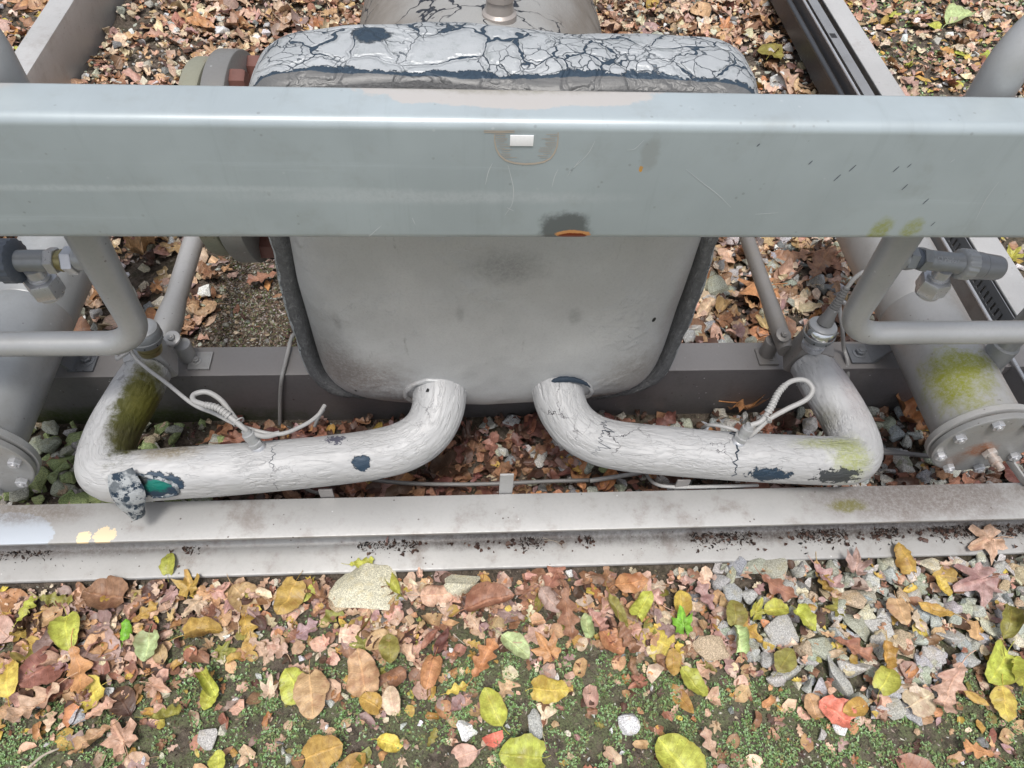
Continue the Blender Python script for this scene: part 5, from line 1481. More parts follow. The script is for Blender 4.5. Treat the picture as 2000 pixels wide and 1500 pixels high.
 (1765, 810, 130, 120, 'oak', 'curled', 'orange-brown', 'big curled orange-brown oak leaf between right elbow and right vessel', 1),
 (1035, 845, 90, 30, 'oak', 'flat', 'maroon', 'dark maroon oak leaf in the bay below the vessel', 1),
 (1420, 800, 120, 10, 'maple', 'curled', 'orange-brown', 'curled orange-brown leaf heap behind the right silver pipe', 1),
 (475, 855, 90, 20, 'oak', 'flat', 'reddish brown', 'reddish brown leaf behind the left silver pipe', 1),
 (880, 925, 70, 200, 'oak', 'curled', 'brown', 'curled brown leaf left of the middle clip', 1),
 (1130, 930, 90, 100, 'oak', 'curled', 'orange-brown', 'orange-brown curled leaf right of the middle clip', 1),
 (1500, 570, 100, 200, 'maple', 'curled', 'orange-brown', 'orange-brown leaf heap left of the right sensor', 1),
 (1600, 520, 90, 60, 'oak', 'curled', 'brown', 'brown curled leaf between bare pipe and right vessel', 1),
 (265, 500, 110, 20, 'maple', 'curled', 'tan', 'large tan leaf right of the left riser under the beam', 1),
 (205, 600, 90, 60, 'maple', 'curled', 'orange-brown', 'orange-tan leaf inside the left pipe bow', 1),
 (510, 545, 70, 200, 'oak', 'flat', 'reddish brown', 'reddish brown leaf close to the left side of the vessel', 1),
 (400, 42, 60, 0, 'oak', 'flat', 'pinkish tan', 'pale tan leaf behind the rear flange', 1),
 (388, 50, 34, 90, 'maple', 'flat', 'orange-brown', 'small orange star-shaped leaf behind the rear flange', 1),
 (1870, 38, 56, 20, 'ovate', 'flat', 'pale green', 'pale green oval leaf on the ground beyond the right side channel', 1),
 (1505, 105, 36, 60, 'heart', 'flat', 'olive', 'olive green leaf on brown litter left of the cable tray', 1),
 (1530, 160, 70, 120, 'oak', 'flat', 'pinkish tan', 'pale brown oak leaf near the right end of the collar', 1),
]
leaf_spots = []
def put_leaf(row):
    x, y, L, ang, kind, form, col, label, lv = row
    dx, dy = cos(radians(ang))*L/2, -sin(radians(ang))*L/2
    guess = atz(x, y, 0.0)
    z = 0.0125 if lv == 'f' else gh(guess.x, guess.y)+(0.022 if lv == 1 else 0.014)+(0.016 if inside(guess.x, guess.y, G1) else 0)
    a_, b_ = atz(x-dx, y-dy, z), atz(x+dx, y+dy, z)
    c = (a_+b_)/2; d = b_-a_
    yaw = atan2(d.y, d.x)-pi/2
    R = random.Random(int(x*7+y))
    bases = LK[kind, form]; base = bases[R.randrange(len(bases))]
    s = d.length*(0.90 if kind != 'maple' else 1.05)
    Rm = rotmat(yaw, R.uniform(-.10, .10), R.uniform(-.10, .10))
    o = single('fallen_leaf', base, c, Rm, (s*R.uniform(0.80, 0.98), s, s*1.1), jit(PAL[col], 0.08, R), m_leaf1, label, 'leaf')
    leaf_spots.append((c.x, c.y, d.length))
for row in HL: put_leaf(row)

# hand placed stones: x, y, long axis px, angle, aspect, colour, label
HS = [
 (712, 1148, 132, 5, 0.62, 'cream', 'biggest pale lichen-speckled stone, lying under the channel edge left of centre', 0.018),
 (903, 1140, 68, 10, 0.8, 'cream', 'cream rounded stone below the channel, right of the biggest pale stone', 0.018),
 (668, 1168, 60, 330, 0.7, 'tan', 'tan stone at the lower left of the biggest pale stone', 0.02),
 (908, 1421, 40, 300, 0.7, 'white', 'white pointed pebble on moss left of the coral fragment', 0.012),
 (1231, 1410, 38, 20, 0.9, 'white', 'white triangular pebble on moss in the right foreground', 0.012),
 (1046, 1415, 66, 280, 0.42, 'grey', 'slim pale grey stone on the moss in the centre', 0.012),
 (403, 1441, 42, 20, 0.85, 'grey', 'pale grey stone in the left foreground', 0.014),
 (141, 1395, 42, 20, 0.7, 'blue-grey', 'bluish grey stone below the orange-brown oak leaf', 0.014),
 (203, 1347, 20, 10, 0.9, 'white', 'small white pebble right of the orange-brown oak leaf', 0.012),
 (1645, 1330, 112, 310, 0.45, 'grey', 'long bone-shaped grey stone above the coral pink leaf', 0.02),
 (1785, 1385, 70, 305, 0.5, 'blue-grey', 'smooth grey elongated stone left of the wet pinkish oak leaf', 0.018),
 (1645, 1428-10, 30, 0, 0.8, 'white', 'half white half pink pebble below the coral pink leaf', 0.012),
 (1530, 1232, 56, 60, 0.8, 'grey', 'grey angular stone just left of the bright blotched leaf', 0.024),
 (1592, 1192, 62, 310, 0.6, 'grey', 'flat grey stone at the upper left of the bright blotched leaf', 0.024),
 (1433, 1150, 56, 290, 0.7, 'blue-grey', 'rectangular blue-grey stone below the channel', 0.024),
 (1515, 1110, 54, 10, 0.7, 'greenish grey', 'greenish grey stone touching the channel edge', 0.02),
 (1475, 1108, 50, 30, 0.7, 'greenish grey', 'greenish grey stone left of its twin at the channel edge', 0.02),
 (1668, 1165, 58, 340, 0.75, 'tan', 'speckled tan grey stone under the purplish maple leaf', 0.024),
 (1637, 1152, 44, 70, 0.7, 'cream', 'small cream faceted stone between two grey ones', 0.028),
 (1827, 1102, 54, 10, 0.8, 'cream', 'cream stone under the right end of the flange', 0.02),
 (1680, 1218, 66, 330, 0.65, 'greenish grey', 'grey green stone above the reddish brown oak leaf', 0.024),
 (1722, 1222, 60, 320, 0.7, 'grey', 'grey stone right of the grey green one', 0.024),
 (1818, 1230, 62, 310, 0.6, 'grey', 'large grey stone right of the ochre leaf', 0.026),
 (1868, 1240, 60, 15, 0.7, 'grey', 'large pale grey stone near the right end of the gravel', 0.026),
 (1765, 1253, 66, 355, 0.7, 'tan', 'tan triangular stone in the gravel', 0.026),
 (1605, 1262, 68, 340, 0.7, 'greenish grey', 'greenish stone left of the reddish brown oak leaf', 0.024),
 (1540, 1310, 56, 30, 0.7, 'grey', 'pale grey stone under the olive yellow leaf', 0.02),
 (1390, 1262, 60, 10, 0.7, 'tan', 'tan stone right of the greenest leaf', 0.02),
 (1670, 1300, 66, 350, 0.7, 'grey', 'grey stone partly under the reddish brown oak leaf', 0.018),
 (1895, 1258, 44, 320, 0.7, 'blue-grey', 'blue-grey stone at the right end of the gravel', 0.02),
 (130, 905, 60, 20, 0.8, 'mossy green', 'big mossy stone left of the left elbow', 0.03),
 (75, 940, 54, 340, 0.8, 'mossy green', 'mossy flat stone beside the left blind flange', 0.03),
 (150, 870, 50, 70, 0.7, 'mossy green', 'mossy stone under the dark cross channel at left', 0.03),
 (90, 868, 48, 20, 0.7, 'greenish grey', 'greenish stone right of the left blind flange', 0.03),
 (75, 830, 40, 0, 0.6, 'tan', 'ochre stained stone under the left vessel', 0.03),
 (1120, 905, 62, 10, 0.7, 'blue-grey', 'speckled grey stone right of the middle clip', 0.04),
 (1050, 898, 36, 80, 0.8, 'grey', 'small grey stone just right of the middle clip', 0.035),
 (1188, 912, 26, 90, 1.0, 'mossy green', 'small round yellow-green moss ball right of the middle clip', 0.04),
 (1395, 560, 52, 100, 0.6, 'greenish grey', 'upright greenish stone right of the vessel', 0.03),
 (1358, 645, 44, 30, 0.8, 'grey', 'pale stone touching the cross channel right of the vessel', 0.03),
 (1385, 495, 34, 20, 0.8, 'white', 'pale square stone beside the foam edge under the beam', 0.03),
 (1530, 185-20, 40, 320, 0.8, 'white', 'white angular stone near the right end of the collar', 0.03),
 (430, 65, 36, 350, 0.7, 'white', 'pale stone behind the rear flange', 0.03),
]
stone_spots = []
for x, y, L, ang, asp, col, label, zz in HS:
    dx, dy = cos(radians(ang))*L/2, -sin(radians(ang))*L/2
    a_, b_ = atz(x-dx, y-dy, zz*0.5), atz(x+dx, y+dy, zz*0.5)
    c = (a_+b_)/2; d = b_-a_; R = random.Random(int(x*3+y))
    base = ST_HI[R.randrange(12)]; s = d.length*1.08
    g = gh(c.x, c.y)
    single('stone', base, (c.x, c.y, g+s*asp*0.26), rotmat(atan2(d.y, d.x), R.uniform(-.2, .2), R.uniform(-.2, .2)), (s, s*asp*1.25, s*max(0.6, asp)), jit(SPAL[col], 0.06, R), m_st1, label, 'stone')
    stone_spots.append((c.x, c.y, s))

LM += [(712, 1148, 'the biggest pale stone', 'front'), (133, 1238, 'the veined round leaf', 'front'), (290, 1266, 'the pale green heart-shaped leaf', 'front'), (610, 1362, 'the broad tan leaf', 'front'),
       (410, 1335, 'the folded yellow-green leaf', 'front'), (178, 1448, 'the tan curled corner leaf', 'front'), (708, 1312, 'the split greenish leaf', 'front'), (1008, 1262, 'the pale bright green leaf', 'front'),
       (1077, 1349, 'the yellow oval leaf', 'front'), (893, 1347, 'the small yellow oak leaf', 'front'), (903, 1140, 'the cream stone', 'front'), (1335, 1236, 'the greenest leaf', 'front'),
       (1108, 1200, 'the large wet brown leaf', 'front'), (1318, 1482, 'the largest yellow-green leaf', 'front'), (1628, 1391, 'the coral pink leaf', 'front'), (1668, 1268, 'the oak leaf on the gravel', 'front'),
       (1573, 1213, 'the bright blotched leaf', 'front'), (1760, 1092, 'the golden leaf on the flange', 'front'), (1845, 1350, 'the wet pinkish oak leaf', 'front'), (1950, 1305, 'the blotched leaf by the right edge', 'front'),
       (371, 1162, 'the ochre maple leaf', 'front'), (563, 1172, 'the greenish ochre leaf', 'front'), (1822, 1193, 'the long tan leaf', 'front'), (1231, 1410, 'the white triangular pebble', 'front'), (634, 1468, 'the folded ochre leaf', 'front'),
       (990, 930, 'the middle clip', 'middle'), (235, 900, 'the left mossy elbow', 'middle'), (20, 900, 'the left blind flange', 'middle'), (1660, 890, 'the right mossy elbow', 'middle'), (1765, 810, 'the big curled oak leaf', 'middle'),
       (1335, 930, 'the right tab', 'middle'), (635, 950, 'the left tab', 'middle'), (420, 850, 'the left looped probe', 'middle'), (1500, 800, 'the right looped probe', 'middle'), (1900, 900, 'the right blind flange', 'middle'),
       (330, 580, 'the bare left pipe', 'under'), (540, 600, 'the left foam edge', 'under'), (1340, 600, 'the right foam edge', 'under'), (1500, 560, 'the bare right pipe', 'under'), (200, 560, 'the left pipe bow', 'under'), (1620, 620, 'the right sensor', 'under'),
       (1990, 500, 'the outer edge of the right channel', 'under'),
       (430, 130, 'the rear flange', 'behind'), (120, 90, 'the left side channel', 'behind'), (600, 30, 'the left end of the collar', 'behind'), (1440, 110, 'the right end of the collar', 'behind'), (1240, 20, 'the rear shell', 'behind'),
       (1600, 60, 'the cable tray', 'behind'), (1730, 120, 'the right side channel', 'behind'), (1870, 38, 'the far pale green leaf', 'behind'), (1950, 120, 'the right riser top', 'behind'), (30, 120, 'the left riser top', 'behind'), (250, 60, 'the left inner corner of the frame', 'behind')]
ZG = {'front': 'in front of the low channel', 'middle': 'between the front and cross channels', 'under': 'behind the cross channel and below the beam', 'behind': 'seen above the beam behind the machine'}

# ---------------- zones
def fb(x, y, s, o=0): return noise.noise(Vector((x*s+o, y*s, o*1.7)))
def blocked(x, y, m=0.012):
    if 0.547-m < y < 0.622+m*0.4: return True
    if 0.90-m < y < 0.978+m and -1.25 < x < 1.37: return True
    if -1.32-m < x < -1.24+m and y > 0.6: return True
    if 1.29-m < x < 1.365+m and y > 0.6: return True
    return False
def zone(x, y):
    if y < 0.56: return 'front'
    if x < -1.30 or x > 1.36: return 'outside'
    if y < 0.92: return 'middle'
    return 'rear'
def front_dens(x, y):
    """litter cover in front: dense by the channel, thinning out on the moss"""
    px, py, _ = proj((x, y, 0))
    edge = 1272+70*fb(x, y, 4, 3)-(60 if px > 650 else 0)*0+(90 if px < 320 else 0)
    d = 1/(1+exp((py-edge)/38))
    return d
def mossy(x, y):
    z = zone(x, y)
    n_ = fb(x, y, 7, 9)
    if z == 'front':
        if inside(x, y, G1): return 0.02
        return max(0, 1.05-front_dens(x, y)*1.10)*min(1, max(0.12, (n_+0.5)*2.2))
    if z == 'outside' and x > 0: return min(1, max(0, (n_+0.15)*2.0))
    if z == 'rear' and -0.6 < x < -0.25 and y < 1.4: return 0.12
    return 0.0

# ---------------- random leaves
COLW = {'front': (['brown', 'reddish brown', 'pinkish tan', 'tan', 'dark brown', 'ochre', 'yellow', 'orange-brown', 'pale beige', 'purplish', 'olive'], [17, 8, 27, 15, 8, 8, 3, 5, 11, 14, 3]),
        'middle': (['brown', 'reddish brown', 'dark brown', 'orange-brown', 'maroon', 'ochre', 'purplish'], [22, 17, 34, 5, 16, 2, 5]),
        'rear': (['brown', 'pinkish tan', 'tan', 'dark brown', 'orange-brown', 'pale beige', 'reddish brown', 'ochre', 'purplish'], [18, 21, 20, 14, 2, 24, 2, 1, 6]),
        'outside': (['brown', 'pinkish tan', 'tan', 'ochre', 'orange-brown', 'pale beige', 'yellow', 'yellow-green', 'purplish', 'reddish brown'], [12, 20, 16, 8, 6, 16, 4, 4, 8, 6])}
KINDW = (['oak', 'ovate', 'heart', 'maple', 'lance', 'scrap'], [26, 12, 9, 8, 5, 40])
leaves = []
R_ = random.Random(5)
def add_leaf(x, y, size, zlift, tilt, zn, kinds=KINDW, curl=0.4):
    kind = R_.choices(*kinds)[0]; form = 'curled' if R_.random() < curl else 'flat'
    colr = R_.choices(*COLW[zn])[0]
    base = R_.choice(LK[kind, form])
    z = gh(x, y)+zlift
    s = size*(0.7 if kind == 'scrap' else 1.0)
    leaves.append([base, (x, y, z), rotmat(R_.uniform(0, 2*pi), R_.gauss(0, tilt), R_.gauss(0, tilt)), (s, s, s*R_.uniform(0.8, 1.3)), jit(PAL[colr], 0.2, R_), colr, kind, form, s])
def near_hand(x, y, f=0.30):
    return any((x-a)**2+(y-b)**2 < (f*L)**2 for a, b, L in leaf_spots)
A = [(-1.1, 1.45, 0.10, 0.545, 'front', 7500, 0), (-2.1, -1.1, -0.4, 0.545, 'front', 2600, 0), (1.45, 2.3, -0.4, 0.545, 'front', 2600, 0), (-1.1, 1.45, -0.4, 0.10, 'front', 2600, 0), (-1.25, 1.37, 0.62, 0.90, 'middle', 4200, 0), (-1.25, 1.37, 0.98, 3.3, 'rear', 2900, 0), (1.36, 2.9, 0.7, 3.6, 'outside', 1300, 0), (-2.3, -1.31, 0.7, 3.6, 'outside', 1700, 0)]
for x0, x1, y0, y1, zn, dens, _ in A:
    n = int((x1-x0)*(y1-y0)*dens)
    for _ in range(n):
        x, y = R_.uniform(x0, x1), R_.uniform(y0, y1)
        big = R_.random() < ((0.34 if front_dens(x, y) > 0.6 and not inside(x, y, G1) else 0.16) if zn == 'front' else 0.34)
        size = R_.uniform(0.035, 0.082) if big else R_.uniform(0.016, 0.040)
        if blocked(x, y, size*0.35): continue
        if zn == 'front':
            d = front_dens(x, y); g1 = inside(x, y, G1)
            if g1: d = 0.28
            keep = 0.19+0.81*d if not g1 else 0.30
            if R_.random() > keep: continue
            if big and (near_hand(x, y) or R_.random() < 0.35): size *= 0.55
            add_leaf(x, y, size*0.88, R_.uniform(0.0, 0.012)*d+0.002+(0.014 if g1 else 0), 0.20, zn, curl=0.35)
        elif zn == 'middle':
            if x < -0.55 and R_.random() < 0.93: continue
            if 0.25 < x and R_.random() < 0.25: continue
            add_leaf(x, y, size, R_.uniform(0.0, 0.028), 0.35, zn, curl=0.6)
        elif zn == 'rear':
            if -0.62 < x < -0.20 and y < 1.5 and R_.random() < (0.97 if y < 1.25 else 0.85): continue
            if -1.1 < x < -0.6 and y < 1.35 and R_.random() < 0.25: continue
            if fb(x, y, 2.2, 5) > 0.22 and R_.random() < 0.7: continue
            add_leaf(x, y, size*1.05, R_.uniform(0.0, 0.022), 0.30, zn, curl=0.5)
        else:
            add_leaf(x, y, size, R_.uniform(0.0, 0.014), 0.25, zn, curl=0.4)
def psize(loc, s):
    x, y, w = proj(loc); return s/w*FPX
def split(items, keep, szi):
    sc = []
    for i, it in enumerate(items):
        p = it[1]
        if inframe(p, -4) and visible((p[0], p[1], p[2]+0.004)):
            sc.append((psize(p, it[szi]), i))
    sc.sort(reverse=True)
    top = set(i for _, i in sc[:keep])
    return [items[i] for i in sorted(top)], [it for i, it in enumerate(items) if i not in top]
HANDN = len(HL)
top, rest = split([l for l in leaves], 296-HANDN, 8)
for b, loc, Rm, sc, tint, colr, kind, form, s in top:
    rel, z = relphrase(Vector(loc))
    kn = {'oak': 'oak', 'ovate': 'oval', 'heart': 'round', 'maple': 'lobed', 'lance': 'narrow', 'scrap': 'torn'}[kind]
    single('fallen_leaf', b, loc, Rm, sc, tint, m_leaf1, f'{"large " if s > 0.062 else ("small " if s < 0.036 else "")}{"curled " if form == "curled" else ""}{colr} {kn} leaf {rel}', 'leaf', 'fallen leaves '+ZG[z])
o = join_scatter('leaf_litter', [[LO_OF[id(r[0][0])]]+r[1:5] for r in rest], m_leafN, True)
tag(o, 'thick litter of small torn brown and tan leaves covering the ground', 'leaf litter', None, 'stuff')

# ---------------- random stones
stones = []
def add_stone(x, y, s, colr, zl=0.0):
    base = R_.choice(ST_HI if s > 0.03 else ST_LO)
    asp = R_.uniform(0.75, 1.15)
    stones.append([base, (x, y, gh(x, y)+s*0.16+zl), rotmat(R_.uniform(0, 2*pi), R_.gauss(0, .35), R_.gauss(0, .35)), (s, s*asp, s*R_.uniform(0.8, 1.2)), jit(SPAL[colr], 0.13, R_), colr, s])
def scatter_st(n, box_, f):
    for _ in range(n):
        x, y = R_.uniform(box_[0], box_[1]), R_.uniform(box_[2], box_[3])
        if blocked(x, y, 0.008): continue
        f(x, y)
def stn(x, y, d):
    return any((x-a)**2+(y-b)**2 < (d*s)**2 for a, b, s in stone_spots)
def f_front(x, y):
    if inside(x, y, G1):
        if stn(x, y, 0.42): return
        s = R_.choices([R_.uniform(0.026, 0.042), R_.uniform(0.009, 0.024)], [0.38, 0.62])[0]
        add_stone(x, y, s, R_.choices(['grey', 'blue-grey', 'greenish grey', 'cream', 'tan', 'dark grey'], [40, 8, 26, 8, 10, 4])[0], R_.uniform(-0.006, 0.016) if s < 0.026 else R_.uniform(0, 0.012))
    elif R_.random() < 0.055:
        add_stone(x, y, R_.uniform(0.006, 0.022)**1.0, R_.choices(['white', 'grey', 'cream', 'tan', 'dark grey'], [26, 30, 24, 14, 6])[0], 0.002)
scatter_st(5200, (-1.1, 1.5, 0.10, 0.55), f_front)
def f_mid(x, y):
    if x < -0.50:
        add_stone(x, y, R_.uniform(0.016, 0.046), R_.choices(['mossy green', 'greenish grey', 'grey', 'tan'], [52, 30, 10, 8])[0], R_.uniform(0, 0.02))
    elif x > 0.55 or (0.05 < x and R_.random() < 0.45):
        add_stone(x, y, R_.uniform(0.016, 0.042), R_.choices(['grey', 'blue-grey', 'greenish grey', 'dark grey', 'tan'], [30, 20, 20, 20, 6])[0], R_.uniform(0, 0.014))
    elif R_.random() < 0.25: add_stone(x, y, R_.uniform(0.006, 0.02), R_.choices(['dark grey', 'grey', 'tan'], [50, 25, 25])[0])
scatter_st(1500, (-1.25, 1.37, 0.62, 0.90), f_mid)
def f_rear(x, y):
    right = x > 0.25 and y < 1.7
    left = -0.62 < x < -0.2 and y < 1.5
    if left:
        if R_.random() < 0.5: add_stone(x, y, R_.uniform(0.005, 0.016), R_.choices(['tan', 'dark grey', 'greenish grey', 'grey'], [40, 24, 20, 16])[0])
        return
    if right:
        if R_.random() < 0.8: add_stone(x, y, R_.uniform(0.014, 0.044), R_.choices(['grey', 'greenish grey', 'blue-grey', 'dark grey', 'white', 'cream'], [30, 24, 12, 14, 8, 8])[0], R_.uniform(0, 0.018))
        return
    n_ = fb(x, y, 2.2, 5)
    if R_.random() < 0.42+max(0, n_)*1.0: add_stone(x, y, R_.uniform(0.010, 0.040) if R_.random() < 0.5 else R_.uniform(0.008, 0.02), R_.choices(['grey', 'white', 'cream', 'tan', 'greenish grey', 'dark grey'], [26, 18, 20, 16, 12, 8])[0], R_.uniform(0, 0.02))
scatter_st(7800, (-1.25, 1.37, 0.98, 3.3), f_rear)
def f_out(x, y):
    if R_.random() < 0.6: add_stone(x, y, R_.uniform(0.008, 0.030), R_.choices(['grey', 'white', 'cream', 'tan', 'greenish grey'], [26, 24, 24, 14, 12])[0], R_.uniform(0, 0.006))
scatter_st(3000, (1.36, 2.9, 1.0, 3.6), f_out)
scatter_st(1000, (-2.3, -1.32, 1.2, 3.4), f_out)
top, rest = split(stones, 296-len(HS), 6)
for b, loc, Rm, sc, tint, colr, s in top:
    rel, z = relphrase(Vector(loc))
    size = ('large ' if s > 0.037 else ('small ' if s < 0.028 else ''))+('long ' if sc[1] < sc[0]*0.86 else ('blocky ' if sc[1] > sc[0]*1.06 else ''))
    br_ = sum(tint)/sum(SPAL[colr]); size += 'pale ' if br_ > 1.06 else ('dull ' if br_ < 0.94 else '')
    single('stone', b, loc, Rm, sc, tint, m_st1, f'{size}{colr} stone {rel}', 'stone', 'stones '+ZG[z])
o = join_scatter('gravel', [r[:5] for r in rest], m_stN, False)
tag(o, 'loose gravel and pebbles scattered among the leaves', 'gravel', None, 'stuff')

# ---------------- crumbs of soil and broken leaf
ICO0 = []
for sd in range(5):
    bm = bmesh.new(); bmesh.ops.create_icosphere(bm, subdivisions=1, radius=0.5)
    bmesh.ops.dissolve_limit(bm, angle_limit=0.01, verts=bm.verts[:], edges=bm.edges[:])
    R = random.Random(sd)
    bm2 = bmesh.new()
    for _ in range(8): bm2.verts.new((R.gauss(0, .4), R.gauss(0, .3), R.gauss(0, .22)))
    h = bmesh.ops.convex_hull(bm2, input=bm2.verts[:])
    bmesh.ops.delete(bm2, geom=[v for v in bm2.verts if not v.link_faces], context='VERTS')
    bm2.verts.index_update(); bm2.verts.ensure_lookup_table()
    P = np.array([v.co[:] for v in bm2.verts], np.float32); F = [tuple(v.index for v in f.verts) for f in bm2.faces]
    ICO0.append((P, F, np.zeros((len(P), 2), np.float32))); bm.free(); bm2.free()
CR = [(0.42, 0.40, 0.36), (0.20, 0.16, 0.12), (0.10, 0.075, 0.055), (0.16, 0.11, 0.075), (0.05, 0.036, 0.028), (0.24, 0.18, 0.13), (0.30, 0.27, 0.22), (0.10, 0.11, 0.04)]
cr = []
for x0, x1, y0, y1, n, smx in ((-1.1, 1.45, 0.12, 0.545, 15000, 0.0052), (-1.25, 1.37, 0.625, 0.90, 6000, 0.007), (-0.65, -0.2, 0.98, 1.45, 22000, 0.0075), (-1.2, 1.3, 0.98, 3.0, 9000, 0.012)):
    for _ in range(n):
        x, y = R_.uniform(x0, x1), R_.uniform(y0, y1)
        if blocked(x, y, 0.0): continue
        s = R_.uniform(0.0018, smx)
        cr.append((R_.choice(ICO0), (x, y, gh(x, y)+s*0.2), rotmat(R_.uniform(0, 6.28), R_.uniform(-.6, .6), R_.uniform(-.6, .6)), (s, s, s), jit(R_.choice(CR), 0.25, R_)))
t = NT('soil_crumb', 0.85, 0, 0.3); c0 = tint_src(t, False); m_crumb = t.done(c0)
o = join_scatter('soil_crumbs', cr, m_crumb); tag(o, 'crumbs of soil and grit between stones and leaves', 'soil', None, 'stuff')
# black dirt caught on the lower flange and specks on the frame
cr = []
def debris(px0, px1, n, spread, smax=0.007, yb=0.606):
    for _ in range(n):
        px = R_.uniform(px0, px1)
        p = atz(px, 1062, 0.013)
        y = yb-abs(R_.gauss(0, spread)); s = R_.uniform(0.0012, smax)*(1 if R_.random() < .3 else 0.5)
        if fb(p.x, 0, 14, 2) < -0.12: continue
        z = 0.0085+(0.005*(y-0.545)/0.065)
        col = R_.choice([(0.03, 0.022, 0.02), (0.05, 0.035, 0.03), (0.09, 0.06, 0.045), (0.02, 0.02, 0.02)])
        if y < 0.55: continue
        cr.append((R_.choice(ICO0), (p.x, y, z+s*0.2+0.002*R_.random()), rotmat(R_.uniform(0, 6.28), R_.uniform(-1, 1), R_.uniform(-1, 1)), (s*R_.uniform(1, 1.6), s, s*0.7), col))
debris(700, 1160, 1500, 0.011); debris(1350, 2050, 2600, 0.015); debris(310, 395, 130, 0.010); debris(-60, 110, 260, 0.008); debris(-80, 2060, 420, 0.03, 0.0035)
o = join_scatter('flange_dirt', cr, m_crumb); tag(o, 'black soil and rotted leaf crumbs caught on the lower flange of the front channel', 'dirt', None, 'stuff')
# rotted scraps in that dirt
sc_ = []
for px0, px1, n in ((700, 1160, 60), (1350, 2050, 150), (315, 390, 7)):
    for _ in range(n):
        p = atz(R_.uniform(px0, px1), 1062, 0.013); y = 0.600-abs(R_.gauss(0, 0.013))
        s = R_.uniform(0.006, 0.016)
        sc_.append((R_.choice(LK['scrap', 'curled']), (p.x, max(0.556, y), 0.0135), rotmat(R_.uniform(0, 6.28), R_.gauss(0, .25), R_.gauss(0, .25)), (s, s, s), R_.choice([(0.05, 0.03, 0.024), (0.09, 0.05, 0.04), (0.12, 0.075, 0.06)])))
o = join_scatter('flange_scraps', sc_, m_leafN, True); tag(o, 'rotted dark leaf scraps in the dirt on the lower flange', 'leaf scraps', None, 'stuff')

# ---------------- moss and tiny plants
LEAFLET = []
for sd in range(4):
    R = random.Random(sd); w = R.uniform(.28, .42)
    P = np.array([(0, 0, 0), (w, .5, .16), (0, 1.0, .0), (-w, .5, .16)], np.float32)
    LEAFLET.append((P, [(0, 1, 2), (0, 2, 3)], np.zeros((4, 2), np.float32)))
GR = [(0.18, 0.31, 0.10), (0.26, 0.41, 0.17), (0.12, 0.19, 0.065), (0.33, 0.47, 0.25), (0.25, 0.26, 0.11)]
ms = []
def plant(x, y, big):
    z = gh(x, y); col = R_.choice(GR); k = R_.randint(3, 6); a0 = R_.uniform(0, 6.28)
    for q in range(k):
        s = R_.uniform(0.0014, 0.0038)*big
        ms.append((R_.choice(LEAFLET), (x, y, z+R_.uniform(0.001, 0.005)), rotmat(a0+q*6.28/k+R_.uniform(-.4, .4), R_.uniform(0.1, 0.9), 0), (s, s, s), jit(col, 0.2, R_)))
for _ in range(100000):
    x, y = R_.uniform(-1.05, 1.4), R_.uniform(0.12, 0.53)
    m = mossy(x, y)
    if fb(x, y, 30, 12)+0.5*fb(x, y, 80, 2) < -0.12: continue
    if R_.random() < m*0.85: plant(x, y, 1.0)
for _ in range(42000):
    x, y = R_.uniform(-2.1, 2.3), R_.uniform(-0.4, 0.53)
    if -1.05 < x < 1.4 and y > 0.12: continue
    if fb(x, y, 30, 12)+0.5*fb(x, y, 80, 2) < -0.12: continue
    if R_.random() < 0.8: plant(x, y, 1.5)
for _ in range(9000):
    x, y = R_.uniform(1.38, 2.8), R_.uniform(1.6, 3.4)
    if R_.random() < mossy(x, y)*0.7: plant(x, y, 3.0)
for _ in range(500):
    x, y = R_.uniform(-0.6, -0.3), R_.uniform(0.99, 1.3)
    if fb(x, y, 12, 4) > 0.15: plant(x, y, 0.9)
t = NT('moss_leaf', 0.6, 0, 0.4); c0 = tint_src(t, False)
c = t.mix(t.math('MULTIPLY', t.ramp(t.noise(30, 4, 0.6), 0.45, 0.7), 0.5), c0, (0.10, 0.10, 0.04)); m_moss = t.done(c)
o = join_scatter('ground_moss', ms, m_moss, True); tag(o, 'low green moss and tiny seedlings growing on the soil', 'moss', None, 'stuff')
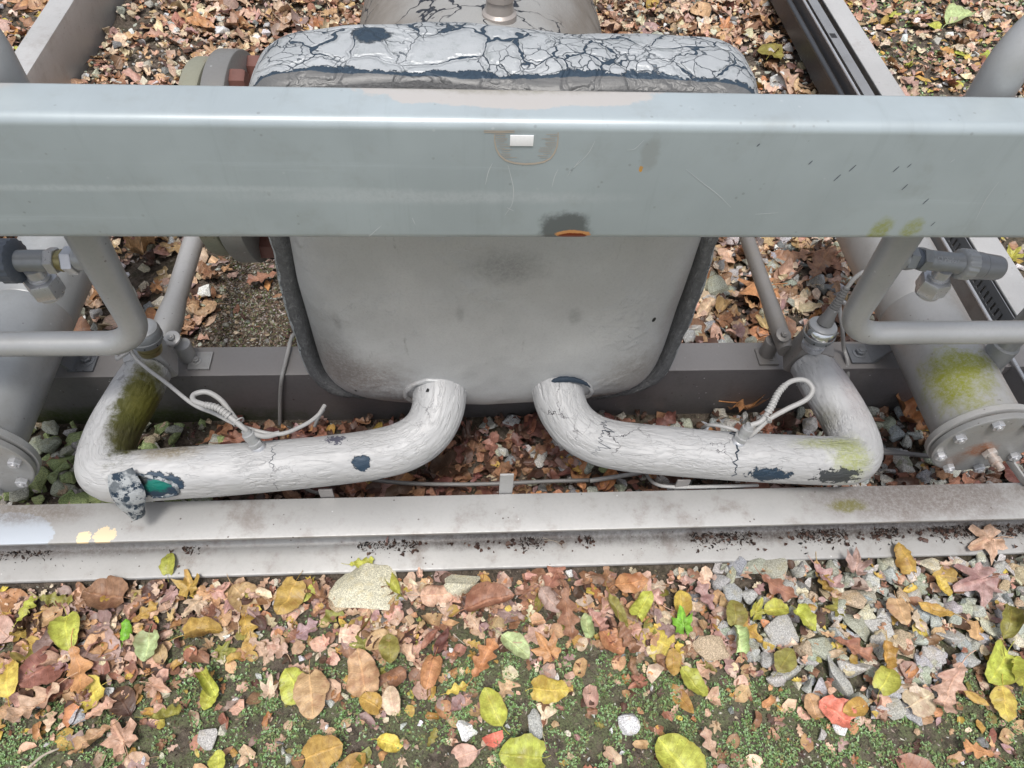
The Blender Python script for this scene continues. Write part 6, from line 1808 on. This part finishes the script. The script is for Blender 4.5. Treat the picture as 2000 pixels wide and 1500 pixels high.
print('LITTER leaves', len(leaves), 'stones', len(stones), 'moss', len(ms))

# ---------------- twigs and stalks
def twig(pts, r, label):
    P = resample(catmull(pts, 6), 0.006)
    V, F, uv = tube(P, lambda t_, s: r*(1-0.5*t_), 7, lambda s, an, p, n: vnoise(p, 150, r*0.4))
    o = obj('twig', V, F, m_twig, None, uvs=uv, solid=False); tag(o, label, 'twig')
m_twig = paint('pale_twig', (0.42, 0.36, 0.29), 0.7, 0, 0.5, (0.15, 0.1, 0.06), 61.0, 0.3)
twig([atz(55, 1500, .02), atz(85, 1475, .02), atz(115, 1462, .022)], 0.0028, 'pale grey forked twig at the bottom left')
twig([atz(1060, 1050, .02), atz(1085, 1058, .02), atz(1098, 1067, .018)], 0.0008, 'thin pine needle in the dirt on the lower flange')
twig([atz(1063, 1056, .02), atz(1080, 1056, .02), atz(1105, 1062, .018)], 0.0007, 'second pine needle crossing the first on the lower flange')
twig([atz(885, 1238, .03), atz(898, 1250, .03), atz(908, 1258, .03)], 0.0009, 'short pale stick on the moss right of the maroon leaf')
# coral fragment and berries
Rr = random.Random(3)
single('painted_fragment', LK['scrap', 'flat'][2], atz(968, 1446, gh(0, .27)+0.006), rotmat(0.2, 0, 0), (0.052, 0.045, 0.03), (0.75, 0.22, 0.16), m_leaf1, 'flat coral red flake above the large yellow-green leaf at the bottom', 'flake')

# ---------------- neighbours that would read the same: say which is which
by = {}
for o in COL.objects:
    if o.parent is None and 'label' in o.keys() and o.get('kind') is None: by.setdefault(o['label'], []).append(o)
for lab, L_ in by.items():
    if 2 <= len(L_) <= 3:
        L_.sort(key=lambda o: proj(o.matrix_world.translation)[0])
        words = ['left one', 'right one'] if len(L_) == 2 else ['left one', 'middle one', 'right one']
        for o, w_ in zip(L_, words):
            n_ = {2: 'two', 3: 'three'}[len(L_)]
            new = f'{lab}, {w_} of {n_}'
            for c_ in ('angular ', 'just ', 'dull ', 'pale ', 'blocky '):
                if len(new.split()) > 16: new = new.replace(c_, '', 1)
            if len(new.split()) <= 16: o['label'] = new
